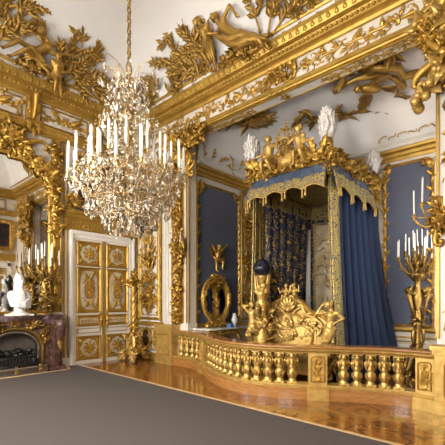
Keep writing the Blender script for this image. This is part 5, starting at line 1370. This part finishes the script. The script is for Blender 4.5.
GB = thing('stucco_figure_group', 'gilded pair of figures, one standing, one reclining, among stucco trees above the alcove', 'stucco figures', (5.42, 5.0, 6.12))
Mb_ = tilt(wallM((0, 0, 0), (0, -1, 0), (-1, 0, 0)), .28) @ Matrix.Diagonal((1, .86, 1, 1))
figure('standing_figure', 'gold_stucco', GB, (-.11, .66, .02), (-.15, .94, .05), (-.24, 1.18, .10), (-.30, .70, .12), (.10, .80, .14), (-.12, .16, .06), (.02, .02, .1), .74, (1, 0, .1), (-.4, -.2, 1), .95, (-1, 0, 0), (.3, -1, 0), (0, 0, 1), (.3, 0, 1), Mb_, .013)
figure('reclining_figure', 'gold_stucco', GB, (.64, .42, .04), (.34, .76, .06), (.20, 1.02, .10), (.02, .98, .10), (.66, .86, .06), (1.42, .06, .10), (1.34, -.02, .16), .80, (.6, .5, .2), (-.3, .1, 1), 1.0, (-.5, -.5, .4), (.4, .6, 0), (.2, 1, .3), (.1, .8, .5), Mb_, .013)
m = MB(); r = random.Random(72)
tube(m, [Mb_ @ V((-.28 + .24 * math.cos(t), 1.0 + .2 * math.sin(t), -.02)) for t in np.arange(.9, 4.8, .25)], .04, 7)
for q in range(8): tube(m, [Mb_ @ V((x + q * .025, y - q * .03, .10 + .035 * math.sin(q + i))) for i, (x, y) in enumerate([(.1, .72), (.28, .56), (.5, .42), (.72, .40), (1.0, .26), (1.1, .05)])], [.02, .05, .06, .06, .045, .02], 8)
for q in range(5): tube(m, [Mb_ @ V((-.2 + .05 * q, .72, .08)), Mb_ @ V((-.2 + .055 * q, .45, .12)), Mb_ @ V((-.16 + .05 * q, .2, .1))], [.03, .045, .02], 7)
clump(m, Mb_ @ V((.4, .16, -.04)), (.1, .42, .12), 90, r, .14, .085, 0); clump(m, Mb_ @ V((.9, .04, -.02)), (.1, .3, .08), 50, r, .14, .085, 0); m.build('drapery', 'gold_stucco', GB)
m = MB()
for q in range(5): tube(m, [Mb_ @ V((.05 + .06 * q, 1.32 + .04 * math.sin(q), 0)), Mb_ @ V((.15 + .06 * q, 1.38, .02)), Mb_ @ V((.24 + .05 * q, 1.30, .0))], [.015, .03, .012], 6)
m.build('head_scarf', 'gold_stucco', GB)

def tree(label, M4, specs, seed, loc, group=None):
    if group: loc = tuple(group.location)
    return _tree(label, M4, specs, seed, loc, group)
def _tree(label, M4, specs, seed, loc, group):
    """branching gilded stucco foliage lying on the cove; specs: (x, y, angle, length, side twigs)"""
    r = random.Random(seed); m = MB(); R3 = M4.to_3x3(); fc = R3 @ V((0, 0, 1)); T = TR(*[-c for c in loc])
    for (x, y, a, L, k) in specs:
        p = M4 @ V((x, y, .03)); d = R3 @ V((math.cos(a), math.sin(a), .0))
        branch(m, p, d, L, r, .022, face=fc, nl=int(L * 7) + 2, leafL=.21, leafW=.46, M=T)
        for q in range(k):
            u = (q + 1) / (k + .6); a2 = a + (1 if q % 2 else -1) * r.uniform(.5, .9)
            branch(m, p + d * (L * u), R3 @ V((math.cos(a2), math.sin(a2), .05)), L * r.uniform(.32, .5), r, .013, face=fc, nl=int(L * 6) + 2, leafL=.17, leafW=.48, M=T)
    if group: return m.build('tree', 'gold_stucco', group)
    o = m.build('stucco_foliage', 'gold_stucco'); o.location = loc; tag(o, label, 'stucco foliage'); return o
Ma4 = TR(3.0, 7.96, 6.3) @ tilt(wallM((0, 0, 0), (1, 0, 0), (0, -1, 0)), .38)
tree('gilded stucco tree with long leaves right of the winged figure above the fireplace', Ma4, [(.55, .0, 1.2, 1.0, 4), (.6, .0, .75, .95, 4), (.65, -.04, .35, .8, 3), (.5, .05, 1.6, .55, 2)], 3, (3.6, 7.9, 6.25), GA)
tree('gilded stucco tree left of the winged figure, at the picture edge above the mirror', Ma4, [(-.75, .0, 1.3, 1.35, 4), (-.95, .1, 1.0, 1.2, 3), (-.45, .75, 1.1, .5, 2)], 4, (2.2, 7.9, 6.25), GA)
Mg = TR(0, 8.02, 6.33) @ tilt(wallM((0, 0, 0), (1, 0, 0), (0, -1, 0)), .25)
tree('low gilded stucco foliage running along the cornice towards the corner behind the chandelier', Mg, [(4.3 + .2 * k, -.02 + .01 * k, .3 + .45 * (k % 3), .38, 2) for k in range(6)], 5, (4.7, 7.95, 6.2))
Mb4 = TR(5.46, 5.0, 6.30) @ tilt(wallM((0, 0, 0), (0, -1, 0), (-1, 0, 0)), .36)
tree('gilded stucco tree spreading left of the standing figure above the alcove', Mb4, [(-.3, .1, 2.2, 1.25, 4), (-.35, .05, 2.6, 1.2, 4), (-.5, .0, 2.95, .75, 2), (-.3, .0, 1.95, .7, 2)], 6, (5.4, 5.4, 6.3), GB)
tree('gilded stucco tree rising behind the reclining figure above the alcove', Mb4, [(1.05, .1, 1.6, 1.3, 4), (1.2, .0, 1.15, 1.2, 4), (1.35, .0, .6, .8, 2), (.75, 1.0, 1.7, .5, 2)], 7, (5.4, 3.8, 6.3), GB)
tree('low gilded stucco foliage along the cornice between the figures and the corner', Mb4, [(-2.6 + .32 * k, .0, .5 + .6 * (k % 3), .42, 2) for k in range(8)], 8, (5.4, 6.8, 6.2))
tree('gilded stucco foliage on the cornice near the top edge of the picture', Mb4, [(1.8 + .3 * k, .0, .8 + .5 * (k % 3), .5, 2) for k in range(6)], 9, (5.4, 2.6, 6.2))
# curl of stucco on the flat ceiling
o = MB(); rr_ = random.Random(2)
for q in range(4): scroll(o, Matrix.Rotation(PI, 4, 'X') @ TR(-.3 + .22 * q, 0, 0), 0, 0, q * 1.3, .3, 'CS'[q % 2], 1, .08); 
for q in range(6): leaf(o, Matrix.Rotation(PI, 4, 'X'), -.3 + .12 * q, .05, q * 1.1, .2, .1, 1)
o = o.build('ceiling_scroll', 'gold_stucco'); o.location = (4.25, 5.2, 7.49); tag(o, 'small gilded scroll on the flat ceiling at the top edge, right of the chandelier chain', 'stucco ornament')

# ---- on the alcove ceiling: clouds, birds, a burst of rays
AC = 5.615
def on_ceiling(name, label, x, y, fn, seed):
    m = MB(); r = random.Random(seed); fn(m, r); o = m.build(name, 'gold_stucco'); o.location = (x, y, AC); return tag(o, label, 'stucco ornament')
def burst(m, r):
    for k in range(70):
        a = 2 * PI * k / 70; L = r.uniform(.32, .55); tube(m, [(0, 0, -.03), (L * math.cos(a), L * math.sin(a), -.02)], [.028, .004], 5)
    ball(m, (0, 0, -.03), (.26, .26, .06), 18, 8)
    for k in range(30): leaf3(m, (.1 * math.cos(k), .1 * math.sin(k), -.05), (math.cos(k), math.sin(k), -.1), (0, 0, -1), .2, .08, .2)
on_ceiling('sunburst', 'gilded sunburst of rays on the alcove ceiling above the left plume', 6.65, 4.95, burst, 1)
def eagle(m, r):
    ball(m, (0, 0, -.1), (.22, .11, .09), 14, 9); ball(m, (.26, .06, -.14), .075, 10, 8); leaf3(m, (.31, .08, -.15), (1, .3, -.3), (0, 0, -1), .1, .05, .8)
    for sg in (1, -1):
        for k in range(9): leaf3(m, (-.02, sg * .08, -.08), (-.35 + .09 * k, sg * (1 - .03 * k), -.05), (0, 0, -1), .5 - .025 * k, .12, .25)
    for k in range(6): leaf3(m, (-.2, 0, -.08), (-1, (k - 2.5) * .15, 0), (0, 0, -1), .34, .09, .2)
    tube(m, [(.62 * math.cos(t), -.1 + .42 * math.sin(t), -.06 - .03 * math.sin(3 * t)) for t in np.arange(-.4, 3.6, .2)], [.02] + [.06 + .02 * math.sin(q) for q in range(18)] + [.02], 8)
    for k in range(8): leaf3(m, (-.6, -.2 - .02 * k, -.06), (-.8, -.5 + .13 * k, 0), (0, 0, -1), .3, .1, .4)
    tube(m, [(.3, .5, -.04), (.05, .62, -.1), (-.25, .55, -.05), (-.45, .35, -.09), (-.7, .4, -.05), (-.95, .28, -.04)], [.03, .075, .08, .07, .08, .02], 8)
def cloudy(n, L):
    def f(m, r):
        for k in range(n // 5):
            cx, cy = r.uniform(-L, L), r.uniform(-.2, .2); a0 = r.uniform(0, 6.28)
            ball(m, (cx, cy, -.05), (.10, .08, .05), 10, 7)
            for q in range(6):
                a = a0 + r.uniform(-1.2, 1.2) + (PI if q % 3 == 0 else 0); leaf3(m, (cx, cy, -.05), (math.cos(a), math.sin(a), r.uniform(-.25, .1)), (0, 0, -1), r.uniform(.2, .38), .13, r.uniform(-.6, 1.2))
    return f
o = on_ceiling('stucco_bird', 'gilded bird with spread wings and a trailing ribbon on the alcove ceiling', 7.0, 2.55, eagle, 2); o.rotation_euler = (0, 0, 2.3)
o = on_ceiling('stucco_cloud', 'gilded leafy cloud on the alcove ceiling behind the tallest plume', 7.75, 3.3, cloudy(34, .7), 3); o.rotation_euler = (0, 0, -.9)
o = on_ceiling('stucco_cloud', 'gilded leafy cloud on the alcove ceiling above the crowned cartouche', 7.3, 4.0, cloudy(22, .4), 4); o.rotation_euler = (0, 0, -.4)
o = on_ceiling('stucco_cloud', 'gilded leafy cloud just under the alcove beam, near the big fruit bracket', 6.35, 2.5, cloudy(24, .7), 5); o.rotation_euler = (0, 0, -1.5)
o = on_ceiling('stucco_cloud', 'gilded leafy cloud on the alcove ceiling beside the far foliage bracket', 6.4, 5.4, cloudy(22, .5), 6); o.rotation_euler = (0, 0, -1.2)
o = on_ceiling('stucco_cloud', 'gilded leafy cloud on the alcove ceiling over the torchere', 7.9, 1.9, cloudy(24, .5), 7); o.rotation_euler = (0, 0, .5)

# ================================================================== WALL SEEN IN THE MIRROR
WC = wallM((5.1, 4.35, YC), (-1, 0, 0), (0, 1, 0)) if False else None
def WCm(x, z): return wallM((x, z, 0), (-1, 0, 0), (0, 1, 0))
def WCm(x, z): 
    M = wallM((x, YC, z), (-1, 0, 0), (0, 1, 0)); return M
t5 = MB(); mould(t5, (XR, YC, 0), (XB, YC, 0), (0, 1, 0), CORN); mould(t5, (XR, YC, 0), (XB, YC, 0), (0, 1, 0), ARCHL); mould(t5, (XR, YC, 0), (XB, YC, 0), (0, 1, 0), [(-.01, 3.2), (.12, 3.2), (.18, 3.5), (-.01, 3.5)])
for P in (CORN, ARCHL): mould(t5, (XR, YA, 0), (XR, YC, 0), (1, 0, 0), P)
tr = struct(t5.build('trim_5', 'gold_flat'), 'gilded cornice of the walls behind the camera', 'cornice')
for x in (.3, 1.55, 2.8): panel(wall_near, WCm(x, 2.2), .95, 1.9, .07, .04, seed=int(x * 10)); panel(wall_near, WCm(x, 4.35), .95, 1.4, .07, .04, seed=int(x * 10) + 1)
for x in (.3, 1.8, 3.3, 4.8): panel(wall_near, WCm(x, 5.6), 1.1, .4, .04, .03, orn=True, size=.3, seed=int(x * 10) + 2)
dr = struct(boxes('door_2', 'white_trim', [(4.0, 4.12, YC, YC + .08, 0, 3.1), (5.4, 5.52, YC, YC + .08, 0, 3.1), (4.0, 5.52, YC, YC + .08, 2.98, 3.1), (4.12, 5.4, YC, YC + .04, 0, 2.98)]), 'white and gold door opposite the fireplace', 'door')
for x in (4.44, 5.08):
    for z, h in ((2.6, .55), (1.75, .95), (.95, .2), (.4, .5)): panel(dr, WCm(x, z) @ TR(0, 0, .04), .5, h, .05, .03, size=.3, seed=int(z * 10))
PT = thing('framed_painting', 'dark landscape painting in a gilded frame, reflected in the mantel mirror', 'painting', (4.85, YC + .01, 4.25)); Mq = wallM((0, 0, 0), (-1, 0, 0), (0, 1, 0))
m = MB(); pframe(m, rect(-.72, -.52, .72, .62), .16, .09, Mq); r = random.Random(77)
for k in range(30):
    t = k / 30 * 2 * PI; leaf(m, Mq @ TR(0, 0, .06), .74 * max(-1, min(1, 1.4 * math.cos(t))), .05 + .57 * max(-1, min(1, 1.4 * math.sin(t))), t + 1, .26, .13, 1)
m.build('picture_frame', 'gold', PT); m = MB(); m.add([(x, y, .02) for x, y in rect(-.7, -.5, .7, .6)], [(0, 1, 2, 3)], Mq, False); m.build('canvas', 'painting', PT)

# kinds that repeat share a group
for stem_, grp in (('wall_sconce', 'gilded wall sconces'), ('stucco_cloud', 'gilded clouds on the alcove ceiling'), ('foliage_bracket', 'brackets crowning the alcove pilasters'),
                   ('stucco_figure_group', 'stucco figures on the cornices'), ('stucco_foliage', 'stucco foliage along the cornices')):
    for o in list(SC.objects):
        if o.parent is None and o.name.split('.')[0] == stem_: o['group'] = grp

# ================================================================== CAMERA, RENDER SETTINGS
cam = bpy.data.cameras.new('camera'); co = bpy.data.objects.new('camera', cam); COL.objects.link(co)
cam.sensor_width = 36; cam.lens = 36 * 365 / 445; cam.shift_y = (301 - 222.5) / 445; cam.clip_start = .02
ang = math.radians(42.08)
co.location = (0, 0, 1.5); co.rotation_euler = (PI / 2, 0, ang - PI / 2)
SC.camera = co
w = bpy.data.worlds.new('daylight_sky'); SC.world = w; w.use_nodes = True
bg = w.node_tree.nodes['Background']; bg.inputs[0].default_value = (.8, .88, 1, 1); bg.inputs[1].default_value = .9
SC.view_settings.view_transform = 'Standard'; SC.view_settings.look = 'None'; SC.view_settings.gamma = 1; SC.view_settings.use_curve_mapping = False
SC.view_settings.exposure = 2.2
cy = SC.cycles; cy.use_denoising = True; cy.max_bounces = 10; cy.diffuse_bounces = 6; cy.glossy_bounces = 5; cy.transmission_bounces = 6; cy.caustics_reflective = False; cy.caustics_refractive = False
cy.sample_clamp_indirect = 6; cy.use_adaptive_sampling = False
